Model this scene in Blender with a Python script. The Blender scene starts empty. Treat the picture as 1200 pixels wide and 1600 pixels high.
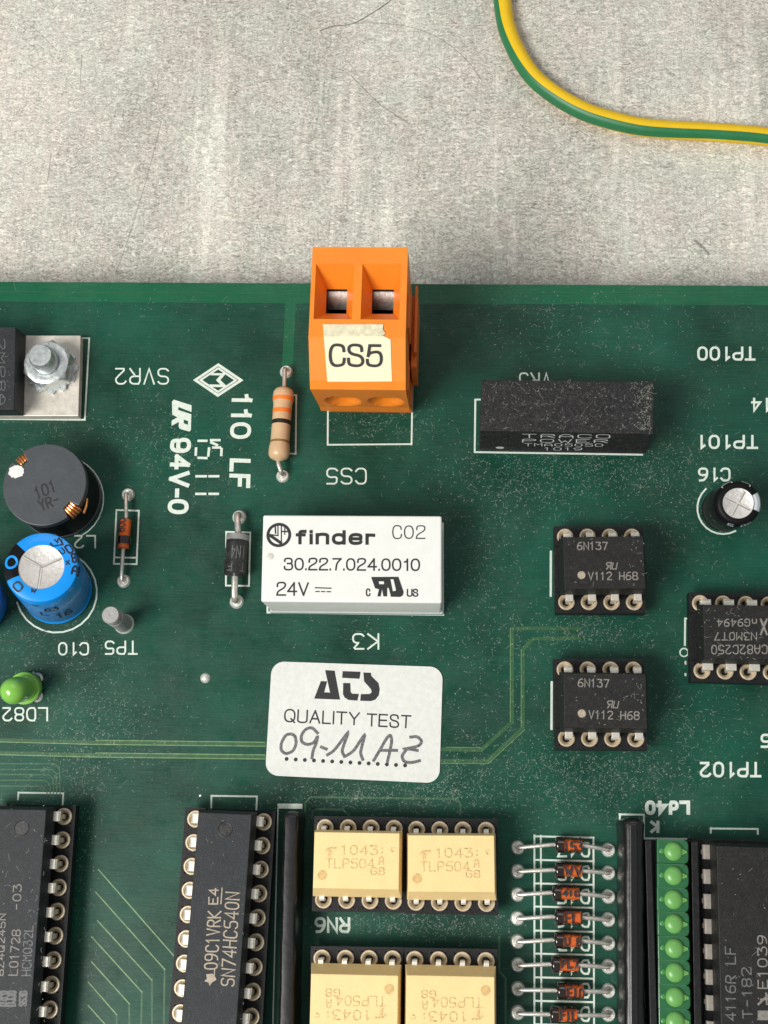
import bpy, bmesh, math, random
from mathutils import Vector, Matrix
random.seed(7)
scene = bpy.context.scene
COL = scene.collection

# ------------------------------------------------------------------ camera (1 unit = 1 mm)
F, NX, NY, PHI, SC = 2100.0, 718.0, 1324.0, 0.0155, 13.15
_d = Vector((NX - 600, -(NY - 800), -F)).normalized()
_Z = -_d
_X = Vector((1, -PHI, 0)); _X.z = -(_X.x * _Z.x + _X.y * _Z.y) / _Z.z; _X.normalize()
_Y = _Z.cross(_X)
RW = Matrix((_X, _Y, _Z))
CAM = RW @ Vector((0, 0, F / SC))
cd = bpy.data.cameras.new('camera'); cam = bpy.data.objects.new('camera', cd); COL.objects.link(cam)
cam.matrix_world = Matrix.Translation(CAM) @ RW.to_4x4()
cd.sensor_fit = 'VERTICAL'; cd.sensor_height = 36; cd.sensor_width = 27
cd.lens = 36 * F / 1600
cd.clip_start = 1; cd.clip_end = 5000
scene.camera = cam
scene.render.resolution_x = 768; scene.render.resolution_y = 1024

# ------------------------------------------------------------------ light
TABLE_Z = -9.0
w = bpy.data.worlds.new('World'); scene.world = w; w.use_nodes = True
bg = w.node_tree.nodes['Background']; bg.inputs[0].default_value = (0.93, 0.97, 1.0, 1); bg.inputs[1].default_value = 0.29
def area(name, loc, target, size, size_y, power, color):
    l = bpy.data.lights.new(name, 'AREA'); l.shape = 'RECTANGLE'; l.size = size; l.size_y = size_y
    l.energy = power; l.color = color
    o = bpy.data.objects.new(name, l); COL.objects.link(o); o.location = loc
    o.rotation_euler = (Vector(target) - Vector(loc)).to_track_quat('-Z', 'Y').to_euler()
    return o
area('ceiling_lamp', (-265, -215, 430), (0, 10, 0), 270, 190, 3.5e6, (1.0, 0.97, 0.92))
area('ceiling_lamp', (60, 420, 560), (0, 20, 0), 500, 260, 0.6e6, (1.0, 0.97, 0.92))  # dim overhead lamp, added to give the board its sheen
scene.view_settings.view_transform = 'Standard'; scene.view_settings.look = 'None'
scene.view_settings.exposure = 0.0; scene.view_settings.gamma = 1
scene.render.engine = 'CYCLES'
scene.cycles.max_bounces = 6

# ------------------------------------------------------------------ planes and pixels
class Plane:
    def __init__(s, o, n): s.o = Vector(o); s.n = Vector(n).normalized()
    def at(s, px, py):
        r = RW @ Vector(((px - 600) / F, -(py - 800) / F, -1.0))
        t = (s.o - CAM).dot(s.n) / r.dot(s.n)
        return CAM + r * t
def HP(h): return Plane((0, 0, h), (0, 0, 1))
def P(px, py, h=0.0): return HP(h).at(px, py)

# ------------------------------------------------------------------ materials
def lin(c):
    return tuple((v / 255 / 12.92) if v / 255 <= 0.04045 else ((v / 255 + 0.055) / 1.055) ** 2.4 for v in c) + (1,)
def mat(name, col, rough=0.5, metal=0.0, coat=0.0, spec=0.5, var=0.0, vscale=0.5, bump=0.0, bscale=3.0, trans=0.0, dust=0.0, sss=0.0, stretch=None, dscale=2.2, rvar=0.0):
    m = bpy.data.materials.new(name); m.use_nodes = True
    nt = m.node_tree; N = nt.nodes; L = nt.links
    b = N['Principled BSDF']
    b.inputs['Base Color'].default_value = tuple(col) + (1,) if len(col) == 3 else col
    b.inputs['Roughness'].default_value = rough; b.inputs['Metallic'].default_value = metal
    b.inputs['Coat Weight'].default_value = coat; b.inputs['Coat Roughness'].default_value = 0.12
    b.inputs['Specular IOR Level'].default_value = spec
    b.inputs['Transmission Weight'].default_value = trans
    if sss:
        b.inputs['Subsurface Weight'].default_value = sss; b.inputs['Subsurface Radius'].default_value = (1, 1, 1)
        b.inputs['Subsurface Scale'].default_value = 0.4
    tc = N.new('ShaderNodeTexCoord'); mp = N.new('ShaderNodeMapping'); L.new(tc.outputs['Object'], mp.inputs[0])
    if stretch: mp.inputs['Scale'].default_value = stretch
    src = mp.outputs[0]; cur = None
    c0 = b.inputs['Base Color'].default_value[:]
    if var:
        n = N.new('ShaderNodeTexNoise'); n.inputs['Scale'].default_value = vscale; n.inputs['Detail'].default_value = 6
        n.inputs['Roughness'].default_value = 0.65
        L.new(src, n.inputs['Vector'])
        r = N.new('ShaderNodeValToRGB'); r.color_ramp.elements[0].position = 0.3; r.color_ramp.elements[1].position = 0.7
        r.color_ramp.elements[0].color = tuple(x * (1 - var) for x in c0[:3]) + (1,)
        r.color_ramp.elements[1].color = tuple(min(1, x * (1 + var)) for x in c0[:3]) + (1,)
        L.new(n.outputs['Fac'], r.inputs[0]); cur = r.outputs[0]
    if dust:
        n2 = N.new('ShaderNodeTexNoise'); n2.inputs['Scale'].default_value = dscale; n2.inputs['Detail'].default_value = 8
        n2.inputs['Roughness'].default_value = 0.8; n2.inputs['Distortion'].default_value = 1.5
        L.new(tc.outputs['Object'], n2.inputs['Vector'])
        r2 = N.new('ShaderNodeValToRGB'); r2.color_ramp.elements[0].position = 0.52; r2.color_ramp.elements[1].position = 0.78
        r2.color_ramp.elements[0].color = (0, 0, 0, 1); r2.color_ramp.elements[1].color = (dust, dust, dust, 1)
        L.new(n2.outputs['Fac'], r2.inputs[0])
        mx = N.new('ShaderNodeMix'); mx.data_type = 'RGBA'
        L.new(r2.outputs[0], mx.inputs[0])
        if cur: L.new(cur, mx.inputs[6])
        else: mx.inputs[6].default_value = c0
        mx.inputs[7].default_value = (0.42, 0.42, 0.38, 1); cur = mx.outputs[2]
    if cur: L.new(cur, b.inputs['Base Color'])
    if rvar:
        n4 = N.new('ShaderNodeTexNoise'); n4.inputs['Scale'].default_value = vscale * 2; n4.inputs['Detail'].default_value = 5
        L.new(src, n4.inputs['Vector'])
        mr = N.new('ShaderNodeMapRange'); mr.inputs[1].default_value = 0.3; mr.inputs[2].default_value = 0.7
        mr.inputs[3].default_value = max(0.02, rough - rvar); mr.inputs[4].default_value = min(1, rough + rvar)
        L.new(n4.outputs['Fac'], mr.inputs[0]); L.new(mr.outputs[0], b.inputs['Roughness'])
    if bump:
        n3 = N.new('ShaderNodeTexNoise'); n3.inputs['Scale'].default_value = bscale; n3.inputs['Detail'].default_value = 5
        L.new(src, n3.inputs['Vector'])
        bp = N.new('ShaderNodeBump'); bp.inputs['Strength'].default_value = bump; bp.inputs['Distance'].default_value = 0.1
        L.new(n3.outputs['Fac'], bp.inputs['Height']); L.new(bp.outputs[0], b.inputs['Normal'])
    return m

def board_mat(name, ca, cb, rough):
    m = bpy.data.materials.new(name); m.use_nodes = True; nt = m.node_tree; N = nt.nodes; L = nt.links
    b = N['Principled BSDF']; tc = N.new('ShaderNodeTexCoord'); O = tc.outputs['Object']
    def noise(scale, det=5, rg=0.6, st=None, dist=0):
        v = O
        if st:
            mp = N.new('ShaderNodeMapping'); mp.inputs['Scale'].default_value = st; L.new(O, mp.inputs[0]); v = mp.outputs[0]
        n = N.new('ShaderNodeTexNoise'); n.inputs['Scale'].default_value = scale; n.inputs['Detail'].default_value = det
        n.inputs['Roughness'].default_value = rg; n.inputs['Distortion'].default_value = dist; L.new(v, n.inputs['Vector']); return n.outputs['Fac']
    def rng(x, a, b_, c, d):
        r = N.new('ShaderNodeMapRange'); r.inputs[1].default_value = a; r.inputs[2].default_value = b_; r.inputs[3].default_value = c; r.inputs[4].default_value = d
        L.new(x, r.inputs[0]); return r.outputs[0]
    def mix(f, a, b_):
        x = N.new('ShaderNodeMix'); x.data_type = 'RGBA'; L.new(f, x.inputs[0])
        if isinstance(a, tuple): x.inputs[6].default_value = a
        else: L.new(a, x.inputs[6])
        if isinstance(b_, tuple): x.inputs[7].default_value = b_
        else: L.new(b_, x.inputs[7])
        return x.outputs[2]
    def mul(a, b_):
        x = N.new('ShaderNodeMath'); x.operation = 'MULTIPLY'; L.new(a, x.inputs[0]); L.new(b_, x.inputs[1]); return x.outputs[0]
    base = mix(rng(noise(0.07, 6, 0.6), 0.36, 0.66, 0, 1), ca, cb)  # wide range of greens also stands in for gloss patches and shading
    streak = rng(noise(1.0, 6, 0.7, (0.25, 5.0, 1)), 0.3, 0.75, 0.0, 0.28)
    base = mix(streak, base, tuple(min(1, c * 2.3 + 0.006) for c in cb[:3]) + (1,))
    film = mul(rng(noise(0.11, 5, 0.7), 0.45, 0.7, 0.0, 1.0), rng(noise(3.2, 8, 0.85, None, 1.0), 0.45, 0.85, 0.0, 0.42))
    base = mix(film, base, (0.20, 0.26, 0.21, 1))
    speck = rng(noise(7.5, 2, 0.5), 0.70, 0.78, 0.0, 0.6)
    base = mix(speck, base, (0.42, 0.45, 0.4, 1))
    L.new(base, b.inputs['Base Color'])
    L.new(rng(noise(0.35, 6, 0.7), 0.3, 0.7, rough - 0.16, rough + 0.2), b.inputs['Roughness'])
    b.inputs['Specular IOR Level'].default_value = 0.32
    bp = N.new('ShaderNodeBump'); bp.inputs['Strength'].default_value = 0.25; bp.inputs['Distance'].default_value = 0.06
    L.new(noise(2.2, 6, 0.6, (0.6, 2.0, 1)), bp.inputs['Height']); L.new(bp.outputs[0], b.inputs['Normal'])
    return m

M = {}
M['pour'] = board_mat('solder_mask_over_copper', (0.0010, 0.021, 0.0118, 1), (0.0048, 0.070, 0.043, 1), 0.42)
M['laminate'] = board_mat('bare_green_laminate', (0.003, 0.075, 0.032, 1), (0.005, 0.098, 0.044, 1), 0.4)
M['trace'] = mat('trace_green', (0.022, 0.095, 0.030), 0.45, var=0.25, vscale=1.2, dust=0.35, dscale=3)
M['fine_trace'] = mat('fine_trace_olive', (0.17, 0.29, 0.13), 0.5, var=0.35, vscale=1.2)
M['faint_trace'] = mat('faint_trace', (0.04, 0.12, 0.055), 0.5, var=0.35, vscale=1.2)
M['silk'] = mat('silkscreen_ink', (0.66, 0.74, 0.66), 0.6, var=0.14, vscale=2.5)
M['print_white'] = mat('white_print', (0.80, 0.82, 0.80), 0.6)
M['black'] = mat('black_plastic', (0.014, 0.014, 0.015), 0.42, var=0.3, vscale=0.8, bump=0.25, bscale=5, dust=0.16, rvar=0.12)
M['socket'] = mat('socket_plastic', (0.008, 0.008, 0.009), 0.5, spec=0.32, var=0.3, vscale=0.8, bump=0.2, bscale=4, dust=0.10)
M['chip'] = mat('chip_epoxy', (0.013, 0.0125, 0.0125), 0.52, spec=0.32, var=0.22, vscale=0.9, bump=0.4, bscale=9, dust=0.14, dscale=3.0, rvar=0.1)
M['chipgrey'] = mat('chip_epoxy_grey', (0.020, 0.023, 0.027), 0.55, spec=0.34, var=0.22, vscale=0.9, bump=0.5, bscale=9, dust=0.16, dscale=3.0)
M['potting'] = mat('potting_black', (0.017, 0.016, 0.017), 0.6, spec=0.3, var=0.5, vscale=2.5, bump=0.7, bscale=4, dust=0.36, dscale=2.6)
M['gloss'] = mat('glossy_black_epoxy', (0.006, 0.006, 0.007), 0.34, bump=0.3, bscale=1.0, coat=0.12, dust=0.06)
M['silver'] = mat('tinned_metal', (0.84, 0.80, 0.70), 0.40, 0.55, var=0.18, vscale=2, bump=0.2)
M['leadm'] = mat('tinned_lead', (0.70, 0.66, 0.60), 0.36, 0.8, var=0.2, vscale=2, bump=0.2)
M['gold'] = mat('contact_brass', (0.78, 0.66, 0.48), 0.36, 0.55, var=0.18, vscale=1.5)
M['hole'] = mat('hole_shade', (0.01, 0.008, 0.006), 0.6)  # black paints in the shade inside contact holes and plug wells
M['solder'] = mat('solder', (0.74, 0.74, 0.69), 0.34, 0.45, var=0.3, vscale=2.2, bump=0.6, bscale=2.2)
M['zinc'] = mat('zinc_plate', (0.66, 0.70, 0.70), 0.36, 0.75, var=0.2, vscale=1.2, bump=0.15, bscale=2.5, rvar=0.1)
M['tab'] = mat('tinned_tab', (0.66, 0.62, 0.55), 0.5, 0.35, var=0.14, vscale=0.7, bump=0.4, bscale=2.5, rvar=0.1)
M['orange'] = mat('orange_plastic', (0.88, 0.25, 0.016), 0.42, var=0.07, vscale=0.4, bump=0.12, bscale=3, sss=0.12)
M['orange_dark'] = mat('orange_plastic_shaded', (0.74, 0.17, 0.012), 0.5, var=0.12, vscale=0.4, bump=0.2, bscale=3)  # darker copy of the orange, painting in shade beside and under the plug
M['relay'] = mat('relay_white', (0.80, 0.81, 0.77), 0.38, var=0.03, vscale=0.6, bump=0.1, bscale=2, sss=0.1)
M['relay_base'] = mat('relay_base_grey', (0.50, 0.53, 0.54), 0.45, var=0.05, vscale=0.6)
M['ink'] = mat('black_ink', (0.018, 0.018, 0.02), 0.55, var=0.4, vscale=4)
M['marker'] = mat('marker_ink', (0.13, 0.13, 0.135), 0.6, var=0.8, vscale=4.5, stretch=(1, 1, 1))
M['paper'] = mat('sticker_paper', (0.70, 0.71, 0.67), 0.6, var=0.07, vscale=1.6, bump=0.25, bscale=3)
M['cream'] = mat('cream_paper', (0.86, 0.80, 0.55), 0.65, var=0.05, vscale=0.8, bump=0.2, bscale=2)
M['cream_dirty'] = mat('cream_paper_dirty', (0.74, 0.69, 0.48), 0.7, var=0.22, vscale=1.6, bump=1.0, bscale=1.5)
M['optoy'] = mat('cream_epoxy', (0.86, 0.64, 0.30), 0.5, var=0.05, vscale=0.6, bump=0.3, bscale=5)
M['etch'] = mat('etched_tan', (0.64, 0.45, 0.20), 0.6, var=0.45, vscale=3.5)
M['laser'] = mat('laser_marking', (0.22, 0.205, 0.185), 0.6, var=0.35, vscale=4)
M['laser_faint'] = mat('laser_marking_faint', (0.13, 0.13, 0.135), 0.6, var=0.4, vscale=4)
M['laser_tan'] = mat('laser_marking_tan', (0.40, 0.34, 0.26), 0.6, var=0.3, vscale=4)
M['blue'] = mat('blue_sleeve', (0.0, 0.29, 0.86), 0.3, coat=0.3, var=0.06, vscale=0.6)
M['sleeve_black'] = mat('black_sleeve', (0.006, 0.006, 0.007), 0.45, spec=0.14, bump=0.15, bscale=1.2)
M['clamp'] = mat('clamp_metal', (0.50, 0.44, 0.40), 0.45, 0.8, var=0.35, vscale=1.5, bump=0.3)
M['alu'] = mat('aluminium_lid', (0.66, 0.64, 0.61), 0.5, 0.45, var=0.14, vscale=1.6, bump=0.5, bscale=3.0)
M['groove'] = mat('lid_groove', (0.36, 0.34, 0.31), 0.5, 0.5, var=0.2)
M['grey_ink'] = mat('pale_grey_ink', (0.50, 0.55, 0.56), 0.5)
M['tan'] = mat('resistor_tan', (0.62, 0.42, 0.24), 0.36, coat=0.25, var=0.07, vscale=0.8)
M['band_orange'] = mat('band_orange', (0.80, 0.20, 0.025), 0.4)
M['band_black'] = mat('band_black', (0.012, 0.012, 0.012), 0.4)
M['band_gold'] = mat('band_gold', (0.30, 0.17, 0.055), 0.35, 0.3)
M['glass'] = mat('orange_core', (0.95, 0.19, 0.04), 0.35, var=0.25, vscale=1.1)
M['glass_dark'] = mat('dark_glass', (0.015, 0.008, 0.006), 0.1, coat=0.9)
def clear_glass():
    m = bpy.data.materials.new('diode_glass'); m.use_nodes = True; N = m.node_tree.nodes; L = m.node_tree.links
    b = N['Principled BSDF']; b.inputs['Base Color'].default_value = (0.03, 0.035, 0.02, 1); b.inputs['Roughness'].default_value = 0.08; b.inputs['Coat Weight'].default_value = 0.6
    t = N.new('ShaderNodeBsdfTransparent'); t.inputs[0].default_value = (1.0, 0.90, 0.80, 1); x = N.new('ShaderNodeMixShader'); x.inputs[0].default_value = 0.15
    L.new(t.outputs[0], x.inputs[1]); L.new(b.outputs[0], x.inputs[2]); L.new(x.outputs[0], N['Material Output'].inputs['Surface']); return m
M['clear'] = clear_glass()
M['diode_silver'] = mat('diode_band_silver', (0.28, 0.28, 0.28), 0.45, 0.3, var=0.2, vscale=1.5)
M['ferrite'] = mat('ferrite_grey', (0.058, 0.065, 0.072), 0.45, var=0.14, vscale=0.5, bump=0.2, bscale=4, dust=0.06)
M['copper'] = mat('copper_wire', (0.85, 0.36, 0.13), 0.28, 0.9, var=0.2, vscale=2)
M['white_paint'] = mat('white_paint', (0.74, 0.74, 0.72), 0.6, bump=0.6, bscale=2.5)
M['led'] = mat('green_led_lens', (0.22, 0.52, 0.075), 0.2, coat=0.5, sss=0.35)
M['led_dot'] = mat('green_led_dot', (0.15, 0.39, 0.10), 0.32, coat=0.0, sss=0.3)
M['led_body'] = mat('green_led_body', (0.020, 0.125, 0.045), 0.3, coat=0.4, var=0.15, vscale=0.8)
M['pin_grey'] = mat('grey_test_pin', (0.36, 0.36, 0.35), 0.5, 0.25, var=0.12, vscale=1.5, bump=0.2)
M['wire_y'] = mat('wire_yellow', (0.82, 0.52, 0.0), 0.42, var=0.06, vscale=0.5)
M['wire_g'] = mat('wire_green', (0.018, 0.17, 0.06), 0.42, var=0.1, vscale=0.5)
M['hair'] = mat('dark_hair', (0.10, 0.09, 0.08), 0.5)

def fibre_mat(name='lint_fibres', a=0.36, col=(0.60, 0.64, 0.56, 1)):
    m = bpy.data.materials.new(name); m.use_nodes = True; N = m.node_tree.nodes; L = m.node_tree.links
    b = N['Principled BSDF']; b.inputs['Base Color'].default_value = col; b.inputs['Roughness'].default_value = 0.8
    t = N.new('ShaderNodeBsdfTransparent'); x = N.new('ShaderNodeMixShader')
    x.inputs[0].default_value = a
    L.new(t.outputs[0], x.inputs[1]); L.new(b.outputs[0], x.inputs[2])
    L.new(x.outputs[0], N['Material Output'].inputs['Surface'])
    return m
M['lint'] = fibre_mat()

def table_mat():
    m = bpy.data.materials.new('worn_metal_sheet'); m.use_nodes = True; nt = m.node_tree; N = nt.nodes; L = nt.links
    b = N['Principled BSDF']; tc = N.new('ShaderNodeTexCoord'); O = tc.outputs['Object']
    def noise(scale, st=None, det=6, rg=0.65, dist=0.0):
        mp = N.new('ShaderNodeMapping'); mp.inputs['Scale'].default_value = st or (1, 1, 1); L.new(O, mp.inputs[0])
        n = N.new('ShaderNodeTexNoise'); n.inputs['Scale'].default_value = scale; n.inputs['Detail'].default_value = det
        n.inputs['Roughness'].default_value = rg; n.inputs['Distortion'].default_value = dist; L.new(mp.outputs[0], n.inputs['Vector']); return n.outputs['Fac']
    def rng(x, a, b_, c, d):
        r = N.new('ShaderNodeMapRange'); r.inputs[1].default_value = a; r.inputs[2].default_value = b_; r.inputs[3].default_value = c; r.inputs[4].default_value = d
        L.new(x, r.inputs[0]); return r.outputs[0]
    def op(o, a, b_):
        x = N.new('ShaderNodeMath'); x.operation = o
        for i, v in ((0, a), (1, b_)):
            if isinstance(v, (int, float)): x.inputs[i].default_value = v
            else: L.new(v, x.inputs[i])
        return x.outputs[0]
    v = rng(noise(1.0, (2.6, 0.28, 1)), 0.3, 0.7, -0.08, 0.08)          # vertical rub marks
    h = rng(noise(1.0, (0.5, 3.4, 1)), 0.3, 0.7, -0.11, 0.11)          # crossing grain
    g = rng(noise(1.25, (0.85, 1.35, 1), 5, 0.68, 2.2), 0.3, 0.7, -0.38, 0.38)     # worm-like mottling
    big = rng(noise(0.035, (1.6, 0.7, 1), 4), 0.35, 0.65, -0.09, 0.09)
    lv = rng(noise(0.22, (1.0, 0.06, 1), 3), 0.56, 0.70, 0.0, 0.20)      # long pale streaks
    s = op('ADD', op('ADD', op('ADD', v, h), op('ADD', g, big)), lv)
    val = op('ADD', s, 0.655)
    hue = rng(noise(0.16, (1.3, 0.8, 1), 4), 0.4, 0.62, 0.0, 1.0)
    mx = N.new('ShaderNodeMix'); mx.data_type = 'RGBA'; L.new(hue, mx.inputs[0])
    mx.inputs[6].default_value = (0.99, 0.99, 0.87, 1); mx.inputs[7].default_value = (1.035, 0.96, 0.86, 1)
    sc = N.new('ShaderNodeVectorMath'); sc.operation = 'SCALE'; L.new(mx.outputs[2], sc.inputs[0]); L.new(val, sc.inputs['Scale'])
    L.new(sc.outputs[0], b.inputs['Base Color'])
    b.inputs['Metallic'].default_value = 0.0
    L.new(rng(noise(0.8), 0.3, 0.7, 0.45, 0.7), b.inputs['Roughness'])
    bp = N.new('ShaderNodeBump'); bp.inputs['Strength'].default_value = 0.9; bp.inputs['Distance'].default_value = 0.15
    L.new(g, bp.inputs['Height']); L.new(bp.outputs[0], b.inputs['Normal'])
    return m
M['table'] = table_mat()

# ------------------------------------------------------------------ mesh building
class MB:
    def __init__(s): s.v = []; s.f = []; s.m = []
    def add(s, vs, fs, mi=0):
        k = len(s.v); s.v += [Vector(v) for v in vs]; s.f += [tuple(i + k for i in f) for f in fs]; s.m += [mi] * len(fs); return s
    def box(s, x0, x1, y0, y1, z0, z1, mi=0):
        return s.fr((x0, x1, y0, y1, z0), (x0, x1, y0, y1, z1), mi)
    def fr(s, a, b, mi=0, cap0=True, cap1=True):
        vs = []
        for q in (a, b): vs += [(q[0], q[2], q[4]), (q[1], q[2], q[4]), (q[1], q[3], q[4]), (q[0], q[3], q[4])]
        fs = [(0, 1, 5, 4), (1, 2, 6, 5), (2, 3, 7, 6), (3, 0, 4, 7)]
        if cap0: fs.append((3, 2, 1, 0))
        if cap1: fs.append((4, 5, 6, 7))
        return s.add(vs, fs, mi)
    def hexa(s, b, t, mi=0):      # four bottom, four top points (ccw)
        return s.add(list(b) + list(t), [(3, 2, 1, 0), (4, 5, 6, 7), (0, 1, 5, 4), (1, 2, 6, 5), (2, 3, 7, 6), (3, 0, 4, 7)], mi)
    def lathe(s, prof, n=32, c=(0, 0), mi=0, a0=0, a1=2 * math.pi):
        full = abs(a1 - a0 - 2 * math.pi) < 1e-6; k = n if full else n + 1; vs = []; fs = []
        for (r, z) in prof:
            for i in range(k):
                a = a0 + (a1 - a0) * i / n; vs.append((c[0] + r * math.cos(a), c[1] + r * math.sin(a), z))
        for j in range(len(prof) - 1):
            for i in range(n):
                i2 = (i + 1) % k
                fs.append((j * k + i, (j + 1) * k + i, (j + 1) * k + i2, j * k + i2))
        return s.add(vs, fs, mi)
    def prism(s, poly, z0, z1, mi=0):
        n = len(poly); vs = [(p[0], p[1], z0) for p in poly] + [(p[0], p[1], z1) for p in poly]
        return s.add(vs, [tuple(range(n, 2 * n)), tuple(reversed(range(n)))] + [(i, (i + 1) % n, n + (i + 1) % n, n + i) for i in range(n)], mi)
    def tube(s, pts, r, n=12, mi=0, cap=True):
        pts = [Vector(p) for p in pts]; vs = []; fs = []; up = None
        for i, p in enumerate(pts):
            t = (pts[min(i + 1, len(pts) - 1)] - pts[max(i - 1, 0)]).normalized()
            if up is None: up = t.orthogonal().normalized()
            up = (up - t * up.dot(t)).normalized(); sd = t.cross(up)
            rr = r[i] if isinstance(r, (list, tuple)) else r
            for k in range(n):
                a = 2 * math.pi * k / n; vs.append(p + (up * math.cos(a) + sd * math.sin(a)) * rr)
        for j in range(len(pts) - 1):
            for k in range(n): fs.append((j * n + k, j * n + (k + 1) % n, (j + 1) * n + (k + 1) % n, (j + 1) * n + k))
        if cap: fs += [tuple(reversed(range(n))), tuple(range((len(pts) - 1) * n, len(pts) * n))]
        return s.add(vs, fs, mi)
    def ribbon(s, pts, wd, nrm=(0, 0, 1), lift=0.0, mi=0, closed=None, cap=True):
        nrm = Vector(nrm).normalized(); q = [Vector(p) for p in pts]
        pts = [q[0]]
        for p in q[1:]:
            if (p - pts[-1]).length > 1e-5: pts.append(p)
        if len(pts) < 2: return s
        if closed is None: closed = len(pts) > 3 and (pts[0] - pts[-1]).length < 1e-4
        if closed: pts = pts[:-1] if (pts[0] - pts[-1]).length < 1e-4 else pts
        n = len(pts)
        if not closed and cap:
            pts[0] = pts[0] + (pts[0] - pts[1]).normalized() * wd * 0.45
            pts[-1] = pts[-1] + (pts[-1] - pts[-2]).normalized() * wd * 0.45
        vs = []
        for i in range(n):
            a = pts[i - 1] if (i > 0 or closed) else None; b = pts[(i + 1) % n] if (i < n - 1 or closed) else None
            d1 = (pts[i] - a).normalized() if a is not None else None; d2 = (b - pts[i]).normalized() if b is not None else None
            if d1 is None: d1 = d2
            if d2 is None: d2 = d1
            n1 = nrm.cross(d1); n2 = nrm.cross(d2); mm = n1 + n2
            if mm.length < 1e-3: mm = n1
            mm.normalize(); k = 1 / max(0.45, mm.dot(n1))
            lf = nrm * (lift + min(i, 60) * 1.2e-4)
            vs += [pts[i] + mm * wd / 2 * k + lf, pts[i] - mm * wd / 2 * k + lf]
        fs = []
        for i in range(n if closed else n - 1):
            j = (i + 1) % n; fs.append((2 * i + 1, 2 * j + 1, 2 * j, 2 * i))
        return s.add(vs, fs, mi)
    def disc(s, c, r, n=24, mi=0, nrm=None, sy=1.0):
        c = Vector(c); return s.add([c + Vector((r * math.cos(2 * math.pi * i / n), r * sy * math.sin(2 * math.pi * i / n), 0)) for i in range(n)], [tuple(range(n))], mi)

ROOTM = {}
def build(name, mb, mats, parent=None, smooth=False, bevel=0.0, world=False, kind=None, seg=2):
    me = bpy.data.meshes.new(name)
    vs = mb.v
    if world and parent is not None:
        inv = ROOTM[parent].inverted(); vs = [inv @ v for v in vs]
    me.from_pydata([tuple(v) for v in vs], [], mb.f)
    if not isinstance(mats, (list, tuple)): mats = [mats]
    for x in mats: me.materials.append(x)
    me.polygons.foreach_set('material_index', mb.m)
    bm = bmesh.new(); bm.from_mesh(me)
    bmesh.ops.remove_doubles(bm, verts=bm.verts, dist=1e-5)
    if bevel:
        ed = [e for e in bm.edges if len(e.link_faces) == 2 and e.calc_face_angle(0) > 0.5]
        bmesh.ops.bevel(bm, geom=ed, offset=bevel, segments=seg, profile=0.5, affect='EDGES', clamp_overlap=True)
    if bevel or smooth: 
        bmesh.ops.recalc_face_normals(bm, faces=bm.faces)
    for f in bm.faces: f.smooth = bool(smooth)
    if smooth:
        for e in bm.edges:
            if len(e.link_faces) == 2 and e.calc_face_angle(0) > 0.7: e.smooth = False
    bm.to_mesh(me); bm.free()
    o = bpy.data.objects.new(name, me); COL.objects.link(o)
    if parent is not None: o.parent = parent; ROOTM[o] = ROOTM[parent]
    else: ROOTM[o] = Matrix.Identity(4)
    if kind: o['kind'] = kind
    return o
def thing(name, label, cat, loc=(0, 0, 0), rot=None, group=None):
    o = bpy.data.objects.new(name, None); COL.objects.link(o); o.empty_display_size = 1
    o.location = loc
    R = Matrix.Identity(4)
    if rot is not None:
        if isinstance(rot, Matrix): R = rot
        else: R = Matrix.Rotation(rot, 4, 'Z')
        o.rotation_euler = R.to_euler()
    ROOTM[o] = Matrix.Translation(Vector(loc)) @ R
    o['label'] = label; o['category'] = cat
    if group: o['group'] = group
    return o
def kids(o): return [c for c in bpy.data.objects if c.parent == o]
def dup(o, loc=None, rotz=None, label=None, tree=None):
    tree = tree if tree is not None else {}
    def rec(x, par):
        c = x.copy(); COL.objects.link(c)
        if par is not None: c.parent = par
        for ch in kids(x): rec(ch, c)
        return c
    c = rec(o, None)
    if loc is not None: c.location = loc
    if rotz is not None: c.rotation_euler = (0, 0, rotz)
    if label: c['label'] = label
    return c
def axis_matrix(b, t, spin=0.0):
    z = (Vector(t) - Vector(b)).normalized()
    return (Vector((0, 0, 1)).rotation_difference(z).to_matrix() @ Matrix.Rotation(spin, 3, 'Z')).to_4x4()

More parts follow.
